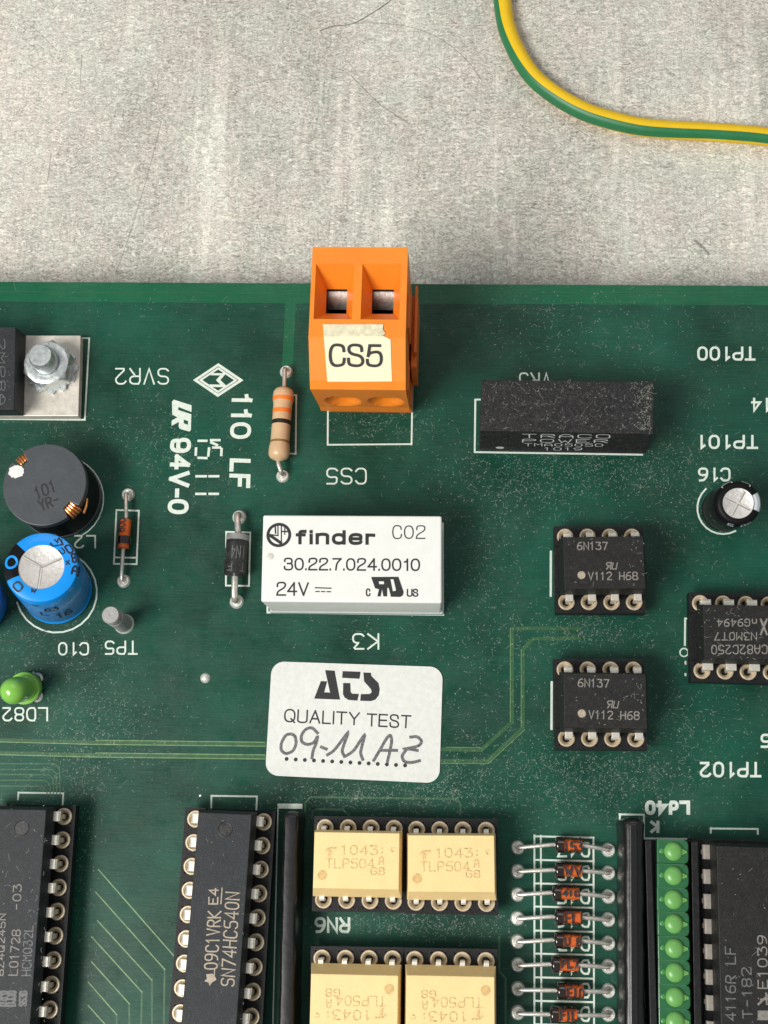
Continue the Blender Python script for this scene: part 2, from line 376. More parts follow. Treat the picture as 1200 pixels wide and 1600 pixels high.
# ------------------------------------------------------------------ lettering
G = {}
for ln in """A 0,0 0,3.8 1.4,6 2.6,6 4,3.8 4,0|0,2.3 4,2.3
B 0,0 0,6 3,6 4,5.2 4,4 3,3.2 0,3.2|3,3.2 4,2.4 4,.8 3,0 0,0
C 4,4.9 3.1,6 .9,6 0,5 0,1 .9,0 3.1,0 4,1.1
D 0,0 0,6 2.7,6 4,4.6 4,1.4 2.7,0 0,0
E 4,6 0,6 0,0 4,0|0,3.1 3,3.1
F 4,6 0,6 0,0|0,3.1 3,3.1
G 4,5 3.1,6 .9,6 0,5 0,1 .9,0 3.1,0 4,1 4,2.8 2.4,2.8
H 0,0 0,6|4,0 4,6|0,3 4,3
I 1,0 1,6
K 0,0 0,6|4,6 .2,3 4,0
L 0,6 0,0 4,0
M 0,0 0,6 2,3 4,6 4,0
N 0,0 0,6 4,0 4,6
O .9,0 0,1 0,5 .9,6 3.1,6 4,5 4,1 3.1,0 .9,0
P 0,0 0,6 3,6 4,5.2 4,3.6 3,2.8 0,2.8
Q .9,0 0,1 0,5 .9,6 3.1,6 4,5 4,1 3.1,0 .9,0|2.4,1.6 4,0
R 0,0 0,6 3,6 4,5.2 4,3.8 3,3 0,3|1.8,3 4,0
S 4,5.2 3.1,6 .9,6 0,5.2 0,3.9 .9,3.1 3.1,3 4,2.2 4,.8 3.1,0 .9,0 0,.8
T 0,6 4,6|2,6 2,0
U 0,6 0,1 .9,0 3.1,0 4,1 4,6
V 0,6 2,0 4,6
W 0,6 1,0 2,3.4 3,0 4,6
X 0,0 4,6|0,6 4,0
Y 0,6 2,3 4,6|2,3 2,0
Z 0,6 4,6 0,0 4,0
d 3.4,6 3.4,0 .9,0 0,.9 0,2.8 .9,3.6 3.4,3.6
n 0,0 0,3.6 2.6,3.6 3.4,2.8 3.4,0
k 0,0 0,6|3,4 0,2 3,0
a 0,3.6 2.6,3.6 3.4,2.8 3.4,0 .8,0 0,.7 0,1.4 .8,2 3.4,2
0 1,0 0,1.3 0,4.7 1,6 2.8,6 3.8,4.7 3.8,1.3 2.8,0 1,0
1 .4,4.8 1.6,6 1.6,0
2 0,5 .9,6 3.1,6 4,5 4,3.8 0,0 4,0
3 0,6 4,6 1.8,3.6 3,3.6 4,2.7 4,.9 3.1,0 .8,0 0,.8
4 3,0 3,6 0,1.8 4,1.8
5 4,6 .3,6 .1,3.3 3,3.5 4,2.6 4,.9 3.1,0 .9,0 0,.8
6 3.6,6 1.6,5.8 .2,3.8 0,1 .9,0 3.1,0 4,1 4,2.4 3.1,3.3 .9,3.3 .1,2.5
7 0,6 4,6 1.4,0
8 .9,3.1 .1,4 .1,5.2 .9,6 3.1,6 3.9,5.2 3.9,4 3.1,3.1 .9,3.1|3.1,3.1 4,2.2 4,.8 3.1,0 .9,0 0,.8 0,2.2 .9,3.1
9 .4,0 2.4,.2 3.8,2.2 4,5 3.1,6 .9,6 0,5 0,3.6 .9,2.7 3.1,2.7 3.9,3.5
- .6,3 3.4,3
. 1,0 1,.3
: 1,4 1,4.6|1,1.2 1,1.8
/ 0,0 4,6
_ 0,0 4,0""".split('\n'):
    k, r = ln.split(' ', 1)
    G[k] = [[tuple(float(x) for x in p.split(',')) for p in s.split()] for s in r.split('|')]
ADV = {'1': 3.4, 'I': 3.2, '.': 3.2, ':': 3.4, ' ': 3.6}
def chaikin(p):
    cl = len(p) > 3 and p[0] == p[-1]; out = [] if cl else [p[0]]
    rngp = range(len(p) - 1)
    for i in rngp:
        a, b = p[i], p[i + 1]
        q = (a[0] * .8 + b[0] * .2, a[1] * .8 + b[1] * .2); r = (a[0] * .2 + b[0] * .8, a[1] * .2 + b[1] * .8)
        if cl or i > 0: out.append(q)
        if cl or i < len(p) - 2: out.append(r)
    if cl: out.append(out[0])
    else: out.append(p[-1])
    return out
def layout(s, gap=1.6, smooth=True):
    x = 0; out = []
    for ch in s:
        if ch in G:
            for pl in G[ch]:
                q = [(x + a, b) for a, b in pl]
                out.append(chaikin(q) if (smooth and len(q) > 2 and ch not in 'EFLTVWNMZKk14/7X') else q)
        x += ADV.get(ch, 4.0) + gap if ch in ADV else 4.0 + gap
    return out
def norm(pls):
    xs = [p[0] for l in pls for p in l]; ys = [p[1] for l in pls for p in l]
    x0, x1, y0, y1 = min(xs), max(xs), min(ys), max(ys)
    return [[((a - x0) / max(1e-6, x1 - x0), (b - y0) / max(1e-6, y1 - y0)) for a, b in l] for l in pls]
def quad_of(q):
    if len(q) == 4 and not isinstance(q[0], (tuple, list)):
        x0, x1, y0, y1 = q; return [(x0, y0), (x1, y0), (x1, y1), (x0, y1)]
    return q
def mapper(quad, rot, plane):
    TL, TR, BR, BL = quad_of(quad)
    def f(u, v):               # u right, v up in the glyph's own frame
        if rot == 180: u, v = 1 - u, 1 - v
        elif rot == -90: u, v = v, 1 - u          # reads downwards
        elif rot == 90: u, v = 1 - v, u           # reads upwards
        tx = TL[0] + (TR[0] - TL[0]) * u; ty = TL[1] + (TR[1] - TL[1]) * u
        bx = BL[0] + (BR[0] - BL[0]) * u; by = BL[1] + (BR[1] - BL[1]) * u
        return plane.at(bx + (tx - bx) * v, by + (ty - by) * v)
    return f
def stroke_text(s, quad, rot, wd, plane, mb=None, lift=0.02, gap=1.6, pls=None, smooth=True):
    mb = mb or MB(); f = mapper(quad, rot, plane)
    for i, l in enumerate(norm(pls or layout(s, gap, smooth))):
        mb.ribbon([f(u, v) for u, v in l], wd, plane.n, lift + 0.0012 * (i % 5))
    return mb
GS = {}
for ln in '''C 3.9,4.3 3.7,6.1 0,6.2 0,-.2 3.8,-.1 4,1.9
S 3.8,4.4 3.7,6.1 .1,6.2 .1,3.5 4.1,2.8 4.1,-.2 .1,-.1 0,1.9
5 3.7,6 .8,6|.8,6 .35,2.9|.35,2.9 .9,3.9 4.1,4.2 4.1,-.2 .2,-.1 .1,1.6
0 0,0 0,6 4,6 4,0 0,0
O 0,0 0,6 4.6,6 4.6,0 0,0
Q 0,0 0,6 4.6,6 4.6,0 0,0|2.9,1.5 4.6,-.3
2 .2,4.2 .2,6.1 4,6.2 4,3.8 .3,1.8 0,0|0,0 4,0
3 .2,4.5 .3,6.1 3.9,6.1 3.9,3.3 1.6,3.3|1.6,3.3 4.1,3.3 4.1,-.1 .2,-.1 .1,1.6
4 3,0 3,6|3,6 0,1.8|0,1.8 4.1,1.8
7 0,6 4,6|4,6 1.8,3.6 1.4,0
1 .6,4.5 1.6,4.7 2,6|2,6 2,0
9 .3,1.5 .4,-.1 4,-.2 4.1,6.1 0,6.1 0,2.1 3.6,2.1 3.95,4
. 0,0 0,.35
- 0,2.4 2,2.4
V 0,6 2.2,0|2.2,0 4.4,6
A 0,0 2.2,6|2.2,6 4.4,0|.8,2 3.6,2
U 0,6 0,2.4 0,-.1 4.2,-.1 4.2,2.4 4.2,6
L 0,6 0,0|0,0 3.4,0
I 0,0 0,6
T 0,6 4.4,6|2.2,6 2.2,0
Y 0,6 2.2,2.8|4.4,6 2.2,2.8|2.2,2.8 2.2,0
E 0,0 0,6|0,6 3.8,6|0,3.1 3.5,3.1|0,0 3.9,0
F 0,0 0,6|0,6 3.6,6|0,3.1 3.2,3.1
c 3.2,3.2 2.9,4.4 0,4.5 0,-.1 3.1,0 3.3,1.3
f .9,0 .9,4.5 .9,6 2.6,6|0,4.2 2.3,4.2
i 0,0 0,4.0|0,5.75 0,6
n 0,0 0,4.4|0,2.6 .1,4.5 3.4,4.6 3.4,2.6 3.4,0
d 3.5,0 3.5,6|0,0 0,4.4 3.5,4.4 3.5,0 0,0
e .1,2.3 3.5,2.3|3.5,2.3 3.6,4.5 0,4.5 0,-.1 3.2,0 3.5,.7
r 0,0 0,4.4|0,2.6 .1,4.4 2.2,4.2'''.split('\n'):
    k, r = ln.split(' ', 1); GS[k] = [[tuple(float(x) for x in p.split(',')) for p in q.split()] for q in r.split('|')]
def ck(p):
    cl = p[0] == p[-1] and len(p) > 3; out = [] if cl else [p[0]]
    for i in range(len(p) - 1):
        a, b = p[i], p[i + 1]
        q = (a[0] * .75 + b[0] * .25, a[1] * .75 + b[1] * .25); r = (a[0] * .25 + b[0] * .75, a[1] * .25 + b[1] * .75)
        if cl or i > 0: out.append(q)
        if cl or i < len(p) - 2: out.append(r)
    out.append(out[0] if cl else p[-1]); return out
def sans(s, quad, rot, wd, plane, lift=.03, gap=1.5, inset=None):
    x = 0; pls = []
    for ch in s:
        if ch == ' ': x += 3; continue
        g = GS[ch]; mx = max(p[0] for l in g for p in l)
        if ch == '1': mx = 2.6
        for l in g:
            q = [(x + a, b) for a, b in l]
            if len(q) > 2:
                for _ in range(3): q = ck(q)
            pls.append(q)
        x += mx + gap
    q = quad_of(quad); k = wd * 13.6 / 2 * .95 if inset is None else inset
    cx = sum(p[0] for p in q) / 4; cy = sum(p[1] for p in q) / 4
    def sh(p):
        return (p[0] + (k if p[0] < cx else -k), p[1] + (k if p[1] < cy else -k))
    mb = MB(); f = mapper([sh(p) for p in q], rot, plane)
    for i, l in enumerate(norm(pls)):
        mb.ribbon([f(u, v) for u, v in l], wd, plane.n, lift + 0.0012 * (i % 6))
    return mb
_fc = {}
def font_text(s, quad, rot, plane, bold=0.0, lift=0.03, spacing=1.0, mb=None):
    key = (s, bold, spacing)
    if key not in _fc:
        c = bpy.data.curves.new('lettering', 'FONT'); c.body = s; c.offset = bold; c.space_character = spacing; c.resolution_u = 4
        o = bpy.data.objects.new('lettering', c); COL.objects.link(o)
        dg = bpy.context.evaluated_depsgraph_get(); me = bpy.data.meshes.new_from_object(o.evaluated_get(dg))
        _fc[key] = ([tuple(v.co) for v in me.vertices], [tuple(p.vertices) for p in me.polygons])
        bpy.data.objects.remove(o); bpy.data.curves.remove(c); bpy.data.meshes.remove(me)
    vs, fs = _fc[key]; mb = mb or MB(); f = mapper(quad, rot, plane)
    xs = [v[0] for v in vs]; ys = [v[1] for v in vs]; x0, x1, y0, y1 = min(xs), max(xs), min(ys), max(ys)
    mb.add([f((v[0] - x0) / (x1 - x0), (v[1] - y0) / (y1 - y0)) + plane.n * lift for v in vs], fs)
    return mb
def pxline(mb, pts, wd, h=0.0, lift=0.02, closed=None):
    return mb.ribbon([P(x, y, h) for x, y in pts], wd, (0, 0, 1), lift, closed=closed)
def poly_px(mb, pts, plane, lift):
    vs = [plane.at(x, y) + plane.n * lift for x, y in pts]; return mb.add(vs, [tuple(range(len(vs)))])

# ================================================================== SETTING: table sheet
mb = MB(); mb.box(-420, 420, -420, 420, TABLE_Z - 3, TABLE_Z)
build('tabletop', mb, M['table'], kind='structure')
TP = HP(TABLE_Z)
ZT = (1.0, 0, 0)
mb = MB()
for pts, wd in (([(302, 339), (345, 342), (390, 347), (436, 353)], .16), ([(1018, 272), (1045, 268), (1080, 262), (1120, 257)], .14), ([(890, 315), (930, 300), (960, 293)], .12), ([(505, 245), (520, 238), (537, 226)], .1), ([(300, 60), (285, 150), (272, 250), (262, 400)], .12)):
    mb.ribbon([TP.at(x, y) for x, y in pts], wd, (0, 0, 1), 0.02, cap=False)
tp = bpy.data.objects['tabletop']
rs = random.Random(11)
for _ in range(95):
    x, y = rs.uniform(-20, 1220), rs.uniform(-20, 440); a = rs.choice((90, 90, 88, 94, 100, 20, 150, 75)) + rs.uniform(-6, 6); L = rs.uniform(15, 130) * (1 if rs.random() < .8 else 1.8); cv_ = rs.uniform(-.1, .1)
    pts = [(x + L * t * math.cos(math.radians(a)) + cv_ * L * t * t, y + L * t * math.sin(math.radians(a))) for t in (0, .25, .5, .75, 1)]
    mb.ribbon([TP.at(*p) for p in pts], rs.choice((.04, .05, .07)), (0, 0, 1), .015 + rs.uniform(0, .004), cap=False)
build('pale_scratch', mb, fibre_mat('scratch_pale', .55, (.86, .86, .80, 1)), tp, kind='stuff')
mb = MB()
for pts, wd in (([(548, 118), (570, 140), (595, 165), (638, 192)], .14), ([(22, 27), (55, 45), (90, 80)], .07), ([(128, 85), (125, 140)], .1), ([(252, 190), (232, 270), (205, 360), (180, 430)], .09), ([(80, 240), (74, 285)], .1), ([(1085, 375), (1100, 388), (1108, 398)], .35)):
    mb.ribbon([TP.at(x, y) for x, y in pts], wd, (0, 0, 1), 0.024, cap=False)
build('dark_scratch', mb, fibre_mat('scratch_dark', .4, (.22, .22, .2, 1)), tp, kind='stuff')

# ------------------------------------------------------------------ the board
EDGE_Y = 29.2
board = thing('circuit_board', 'green circuit board with white printed markings lying on the pale metal sheet', 'circuit board', (0, 0, 0))
mb = MB(); mb.box(-82, 82, -100, EDGE_Y, -1.6, 0.0)
build('board_panel', mb, M['laminate'], board, bevel=0.08)
mb = MB()
yp = P(300, 473).y; a0 = P(441, 560).x; a1 = P(458, 560).x
z = 0.012
mb.add([(-80, -98, z), (80, -98, z), (80, P(1100, 475).y, z), (a1, yp, z), (a1, P(450, 575).y, z), (a0, P(450, 575).y, z), (a0, yp, z), (-80, yp, z)], [(0, 1, 2, 3, 4, 5, 6, 7)])
build('copper_pour', mb, M['pour'], board)
for x, y in ((-74, -92), (74, -92), (-74, 22), (74, 22)):
    mb = MB(); mb.lathe([(0, -1.6), (2.6, -1.6), (2.6, TABLE_Z), (0, TABLE_Z)], 6, (x, y)); build('standoff', mb, M['zinc'], board)
def trace(pts, wd, m, lift=0.022):
    mb = MB(); pxline(mb, pts, wd, 0, lift); return build('copper_trace', mb, M[m], board)
trace([(-30, 1156), (150, 1160), (414, 1163), (700, 1171), (752, 1172), (800, 1128), (800, 982), (905, 982)], .42, 'trace')
trace([(-30, 1176), (150, 1180), (414, 1183), (700, 1189), (762, 1189), (817, 1137), (817, 1015), (833, 998), (905, 997)], .42, 'trace')
for pts in ([(-30, 1158.5), (150, 1163.2), (414, 1166)], [(-30, 1178.5), (150, 1183), (414, 1186)], [(414, 1159.8), (150, 1156.6)], [(150, 1176.5), (414, 1179.5)]): trace(pts, .09, 'fine_trace', .028)
for pts in ([(797.3, 1128), (797.3, 982)], [(814.3, 1136), (814.3, 1015)], [(690, 1193), (763, 1193), (820, 1140)], [(697, 1167.5), (751, 1168)]): trace(pts, .06, 'fine_trace', .028)
for l in ([(585, 680), (1040, 1200), (1045, 1600)], [(570, 815), (980, 1275), (975, 1640)], [(580, 985), (905, 1340), (905, 1640)], [(545, 1080), (845, 1410), (840, 1640)], [(545, 1230), (770, 1480), (770, 1640)], [(525, 1350), (695, 1545), (695, 1640)], [(525, 1490), (660, 1640)]):
    q = [(x / 3.81, 1180 + y / 3.81) for x, y in l]
    trace([q[0], q[1]], .13, 'fine_trace')
    if len(q) > 2: trace([q[1], q[2]], .2, 'faint_trace')
for i, y in enumerate((1193, 1202, 1210, 1219, 1228)):
    x1 = 86 - 5 * i; trace([(-20, y), (x1, y + .5), (x1 + 7, y + 7), (x1 + 8, 1245)], .13, 'faint_trace')
for l in ([(60, 170), (60, 120), (90, 90), (900, 100), (915, 130), (915, 190)], [(100, 190), (100, 170), (125, 155), (270, 160), (300, 190)], [(1130, 860), (1130, 1050), (1165, 1090), (1165, 1340)]):
    trace([(460 + x / 3.53, 1220 + y / 3.53) for x, y in l], .22, 'faint_trace')
trace([(0, 456), (480, 459)], .05, 'faint_trace'); trace([(650, 456), (1200, 458)], .05, 'faint_trace')

B0 = HP(0.0)
def silk(s, quad, rot=180, wd=.2, gap=1.7):
    return build('silkscreen_text', stroke_text(s, quad, rot, wd, B0, gap=gap), M['silk'], board)
def w2(x0, x1, y0, y1, k=1.2): return (x0 + k, x1 - k, y0 + k, y1 - k)
silk('SVR2', w2(180, 264, 575, 601)); silk('L2', w2(116, 150, 836, 857)); silk('C10', w2(91, 139, 1003.5, 1024)); silk('TP5', w2(164, 215, 1001, 1023))
silk('LD82', w2(4, 75, 1105, 1127)); silk('CS5', w2(510, 573, 731, 757)); silk('VR3', w2(811, 861, 582, 607))
silk('TP100', w2(1090, 1180, 542, 563), wd=.28); silk('M14', w2(1174, 1222, 622, 643), wd=.28); silk('TP101', w2(1095, 1184, 680, 701), wd=.28)
silk('C16', w2(1091, 1141, 731, 752), wd=.25); silk('K3', w2(550.5, 592.5, 989.5, 1015)); silk('TP102', w2(1094, 1189, 1191, 1214), wd=.27)
silk('C15', w2(1189, 1236, 1147, 1168), wd=.26); silk('RN6', w2(492.5, 546.5, 1434, 1457), wd=.30); silk('Ld40', w2(1009, 1077, 1252, 1272, 1.6), wd=.40, gap=2.2); silk('K', w2(1016.5, 1029.5, 1283, 1301, 1.6), wd=.34)
def fbox(s, quad, rot, wd, gap=1.5): build('silkscreen_text', sans(s, quad, rot, wd, B0, lift=.022, gap=gap), M['silk'], board)
fbox('110', [(362, 615), (395, 615.5), (392, 686), (359, 686)], -90, .46, 2.1)
fbox('LF', [(359, 716), (392, 717), (391, 763), (357.5, 762)], -90, .5, 2.1)
fbox('94V-0', [(266, 684), (299, 684), (295, 804), (261, 803)], -90, .5, 1.9)
ZU = lambda l: [(250 + x / 6.956, 560 + y / 6.956) for x, y in l]
Z3 = lambda l: [(240 + x / 3.81, 540 + y / 3.81) for x, y in l]
mb = MB()
for i, l in enumerate(([(150, 448), (343, 510), (342, 582), (200, 528), (196, 560), (340, 607), (338, 690), (306, 680), (258, 665), (190, 640), (133, 612), (130, 470)],
        [(258, 665), (258, 705), (304, 722), (306, 680), (338, 690), (335, 780), (318, 795), (215, 765), (203, 742), (205, 690)], [(190, 640), (258, 665), (205, 690), (125, 733), (128, 675)])):
    vs = [P(x, y, .022 + .001 * i) for x, y in reversed(ZU(l))]; mb.add(vs, [tuple(range(len(vs)))])
build('silkscreen_logo', mb, M['silk'], board)
mb = MB()
for i, l in enumerate(([(268, 567), (315, 567)], [(342, 563), (392, 563)], [(343, 577), (378, 592)], [(253, 612), (251, 650)], [(330, 612), (326, 655)], [(268, 668), (315, 670)], [(355, 607), (396, 607)], [(405, 615), (403, 652)], [(255, 778), (312, 778)], [(333, 778), (385, 778)], [(254, 883), (308, 883)], [(333, 883), (383, 883)])):
    pxline(mb, Z3(l), .3, 0, .02 + .001 * (i % 4))
build('silkscreen_date_code', mb, M['silk'], board, kind='stuff')
mb = MB()
def dia(k): return ZU([(633 - 275 * k, 236), (634, 236 - 184 * k), (633 + 275 * k, 238), (630, 236 + 184 * k), (633 - 275 * k, 236)])
pxline(mb, dia(.905), .33, 0, .02); pxline(mb, dia(.70), .26, 0, .021)
for i, (l, wd) in enumerate((([(560, 172), (690, 174)], .28), ([(550, 297), (700, 300)], .32), ([(690, 172), (632, 236), (697, 300)], .40))):
    pxline(mb, ZU(l), wd, 0, .0225 + .001 * i)
build('silkscreen_logo', mb, M['silk'], board)
def outline(*lines, wd=.2):
    mb = MB()
    for i, l in enumerate(lines): pxline(mb, l, wd, 0, .020 + .0015 * (i % 6))
    return build('silkscreen_outline', mb, M['silk'], board)
outline([(110, 528), (139.5, 528.5), (132.5, 656), (-30, 654.5)])
outline([(645, 540), (645, 577), (643, 694), (512, 695), (513, 540)])
outline([(765, 624), (742.7, 624.5), (741.7, 706.5), (1003, 710.5)], wd=.22)
outline([(417, 815), (691.8, 818), (692.2, 960.5), (418, 957), (417, 815)], wd=.22)
outline([(433, 617), (463, 617.5), (462, 709), (432, 708.5), (433, 617)])
outline([(182, 797), (217, 798), (213.5, 881.5), (178, 881), (182, 797)], [(179, 871), (213.8, 871.6)])
outline([(353.5, 831), (391, 832), (389, 915.5), (353, 915), (353.5, 831)])
outline([(860.7, 862), (860.5, 931)], wd=.26); outline([(862, 1066), (861.6, 1139)], wd=.26)
outline([(1076, 966.5), (1070.5, 966.5), (1070, 1008)], [(1071, 1034)] + [(1071, 1037)], [(1071, 1053), (1071, 1055)], wd=.22)
def ring(cx, cy, r, wd=.2, a0=0, a1=360, ch=None):
    return [(cx + r * math.cos(math.radians(a)), cy + r * math.sin(math.radians(a))) for a in [a0 + (a1 - a0) * i / (ch or 32) for i in range((ch or 32) + 1)]]
outline(ring(1068.7, 1019.5, 6.3), wd=.16)
outline(ring(88, 925, 63.5, .2, -60, 165, 16), wd=.2); outline(ring(96, 779, 66, .2, -75, 62, 12), wd=.14); outline(ring(1130, 794, 40.5, .2, 62, 228, 12), wd=.2)
outline([(28, 1249), (29, 1238.5), (99, 1239.5), (97.6, 1262)]); outline([(330, 1268), (330.4, 1243.5), (401.5, 1244.5), (400.5, 1268)])
outline([(437, 1259.5), (469, 1259.8)], wd=.55); outline([(434.5, 1257), (426, 1620)], wd=.14)
ys = [1306.7, 1343.5, 1380.3, 1416.4, 1454, 1490, 1527, 1563.7, 1600.5]
outline([(835, 1305), (835, 1630)], [(845, 1306), (846, 1630)], [(927.2, 1309), (928.3, 1630)], *[[(835, y), (927.6, y + 2.2)] for y in ys])
outline([(967.8, 1272.5), (1006, 1273)], [(968.4, 1272), (970.5, 1630)], [(1006, 1273), (1007, 1630)])
outline([(1008, 1310), (1078, 1311)]); outline([(1110.5, 1301), (1110.5, 1294.5), (1184, 1295.3), (1184, 1303)])
for i, y in enumerate(ys[:-1]):
    c = (ys[i] + ys[i + 1]) / 2 + 2
    silk(('D47', 'D48', 'D45', 'D46', 'D43', 'D44', 'D41', 'D42')[i], (872, 920.5, c - 10, c + 11), 180, wd=.22)
mb = MB(); c = P(321, 1059.5); mb.lathe([(0, .45), (.25, .42), (.5, .22), (.6, .04)], 20, (c.x, c.y))
build('solder_via', mb, M['solder'], board, smooth=True)
for x, y in ((303 - 21, 1243),):
    c = P(313, 1243); mb = MB(); mb.lathe([(0, .12), (.14, .04)], 10, (c.x, c.y)); build('solder_via', mb, M['solder'], board, smooth=True)

# ------------------------------------------------------------------ quality sticker
ST = HP(0.16)
stk = thing('quality_sticker', 'white rounded sticker with printed letters and a handwritten date on the board', 'sticker', P(551, 1128))
c4 = [(425, 1033.5), (692, 1042.5), (686.5, 1224), (414.5, 1211.5)]
def bil(u, v):
    a, b, c, d = c4; return tuple((a[i] * (1 - u) + b[i] * u) * (1 - v) + (d[i] * (1 - u) + c[i] * u) * v for i in (0, 1))
pts = []
ru, rv = .075, .112
for cu, cv, a0 in ((1 - ru, rv, -90), (1 - ru, 1 - rv, 0), (ru, 1 - rv, 90), (ru, rv, 180)):
    for k in range(9):
        a = math.radians(a0 + 90 * k / 8); pts.append(bil(cu + ru * math.cos(a), cv + rv * math.sin(a)))
w3 = [P(x, y, 0) for x, y in pts]; mb = MB(); mb.prism([(p.x, p.y) for p in reversed(w3)], 0.05, 0.16)
build('label_paper', mb, M['paper'], stk, world=True)
Z7 = lambda l: [(400 + x / 3.87, 980 + y / 3.87) for x, y in l]
def polys(mb, L, fn, plane, lift=.03):
    for i, l in enumerate(L): poly_px(mb, list(reversed(fn(l))), plane, lift + .001 * (i % 3))
    return mb
mb = MB()
polys(mb, ([(418, 260), (475, 263), (508, 438), (352, 432), (392, 326), (430, 328), (412, 394), (448, 396)], [(524, 266), (632, 270), (626, 312), (521, 306)],
           [(527, 338), (570, 338), (572, 392), (580, 402), (622, 404), (613, 444), (560, 440), (536, 425), (526, 405)],
           [(649, 274), (694, 276), (698, 296), (740, 338), (748, 375), (742, 412), (722, 438), (695, 447), (630, 445), (634, 405), (688, 404), (700, 392), (695, 375), (654, 328)]), Z7, ST)
build('company_logo', mb, M['ink'], stk, world=True)
build('lettering', sans('QUALITY', Z7([(172, 493), (628, 515), (625, 598), (168, 578)]), 0, .17, ST), M['ink'], stk, world=True)
build('lettering', sans('TEST', Z7([(670, 519), (940, 531), (936, 614), (667, 601)]), 0, .17, ST), M['ink'], stk, world=True)
mb = MB()
for i in range(14):
    x, y = Z7([(185 + 55.1 * i, 797 + 3.0 * i)])[0]; p = ST.at(x, y); mb.disc((p.x, p.y, p.z + .03), .22, 14)
build('dotted_line', mb, M['ink'], stk, world=True)
hw = [[(215, 645), (180, 650), (152, 700), (150, 745), (180, 768), (225, 750), (244, 705), (238, 660), (215, 645)],
      [(372, 640), (340, 606), (300, 615), (272, 655), (275, 695), (310, 712), (350, 700), (374, 655), (365, 700), (345, 745), (338, 790)],
      [(395, 725), (425, 737)], [(432, 772), (470, 750), (530, 670), (560, 630), (535, 700), (518, 750), (535, 782)],
      [(545, 778), (590, 750), (635, 680), (660, 645), (645, 700), (630, 760), (645, 800)],
      [(712, 805), (745, 750), (790, 670), (812, 650), (822, 680), (812, 740), (795, 810)], [(760, 745), (850, 745)],
      [(935, 665), (975, 660), (1005, 690), (985, 720), (890, 738), (915, 735), (975, 745)], [(905, 745), (880, 780), (895, 815), (940, 820), (988, 808)]]
mb = MB()
for i, l in enumerate(hw):
    q = chaikin(chaikin(l)) if len(l) > 2 else l
    mb.ribbon([ST.at(*p) for p in Z7(q)], .33, (0, 0, 1), .032 + .001 * (i % 5), closed=False)
build('handwriting', mb, M['marker'], stk, world=True)

# ------------------------------------------------------------------ earth wire + hair on the table
cw = [(783, -60), (784, -20), (786, 10), (793, 47), (811, 88), (836, 123), (871, 151), (912, 173.5), (955, 188), (1001, 198.5), (1047, 203), (1104, 206), (1162, 210), (1200, 214), (1260, 222)]
def catmull(p, n=6):
    out = []
    for i in range(len(p) - 1):
        a, b, c, d = p[max(i - 1, 0)], p[i], p[i + 1], p[min(i + 2, len(p) - 1)]
        for k in range(n):
            t = k / n
            out.append(tuple(.5 * (2 * b[j] + (c[j] - a[j]) * t + (2 * a[j] - 5 * b[j] + 4 * c[j] - d[j]) * t * t + (3 * b[j] - a[j] - 3 * c[j] + d[j]) * t ** 3) for j in range(len(b))))
    return out + [tuple(p[-1])]
WR = 1.22
path = [P(x, y, TABLE_Z + WR) for x, y in catmull(cw, 10)]
wire = thing('earth_wire', 'green and yellow striped wire curving over the metal sheet', 'wire', (path[0].x, path[0].y, TABLE_Z))
mb = MB(); n = 48; vs = []; K = len(path)
for i, p in enumerate(path):
    t = (path[min(i + 1, K - 1)] - path[max(i - 1, 0)]).normalized(); sd = Vector((0, 0, 1)).cross(t).normalized()
    u = i / (K - 1); g0 = 124 - 20 * min(1, u * 1.2); g1 = 216 - 52 * max(0, min(1, (u - .35) / .45))
    for k in range(n):
        a = math.radians(g0 + (g1 - g0) * k / 18 if k <= 18 else g1 + (g0 + 360 - g1) * (k - 18) / (n - 18))
        vs.append(p + (sd * math.cos(a) + Vector((0, 0, 1)) * math.sin(a)) * WR)
fs = []; mi = []
for i in range(K - 1):
    for k in range(n):
        fs.append((i * n + k, (i + 1) * n + k, (i + 1) * n + (k + 1) % n, i * n + (k + 1) % n)); mi.append(1 if k < 18 else 0)
mb.v = vs; mb.f = fs; mb.m = mi
build('insulation', mb, [M['wire_y'], M['wire_g']], wire, smooth=True, world=True)
hair = thing('hair_strand', 'thin dark hair lying in an arc on the metal sheet', 'hair', P(600, 60, TABLE_Z))
mb = MB(); mb.tube([P(x, y, TABLE_Z + .12) for x, y in catmull([(500, 48), (520, 41), (551, 37), (580, 21), (600, 8), (620, -8)], 4)], .04, 6)
mb.tube([P(x, y, TABLE_Z + .1) for x, y in catmull([(551, 36.5), (590, 36), (640, 42), (690, 62), (730, 95), (752, 125)], 5)], .02, 6)
build('strand', mb, M['hair'], hair, world=True)

hair2 = thing('hair_strand', 'thin dark hair lying on the board below the large blue capacitor', 'hair', P(40, 995))
mb = MB(); mb.tube([P(x, y, .12) for x, y in catmull([(-20, 1012), (0, 1006), (25, 999), (55, 989), (80, 984)], 4)], .04, 6)
build('strand', mb, M['hair'], hair2, world=True)
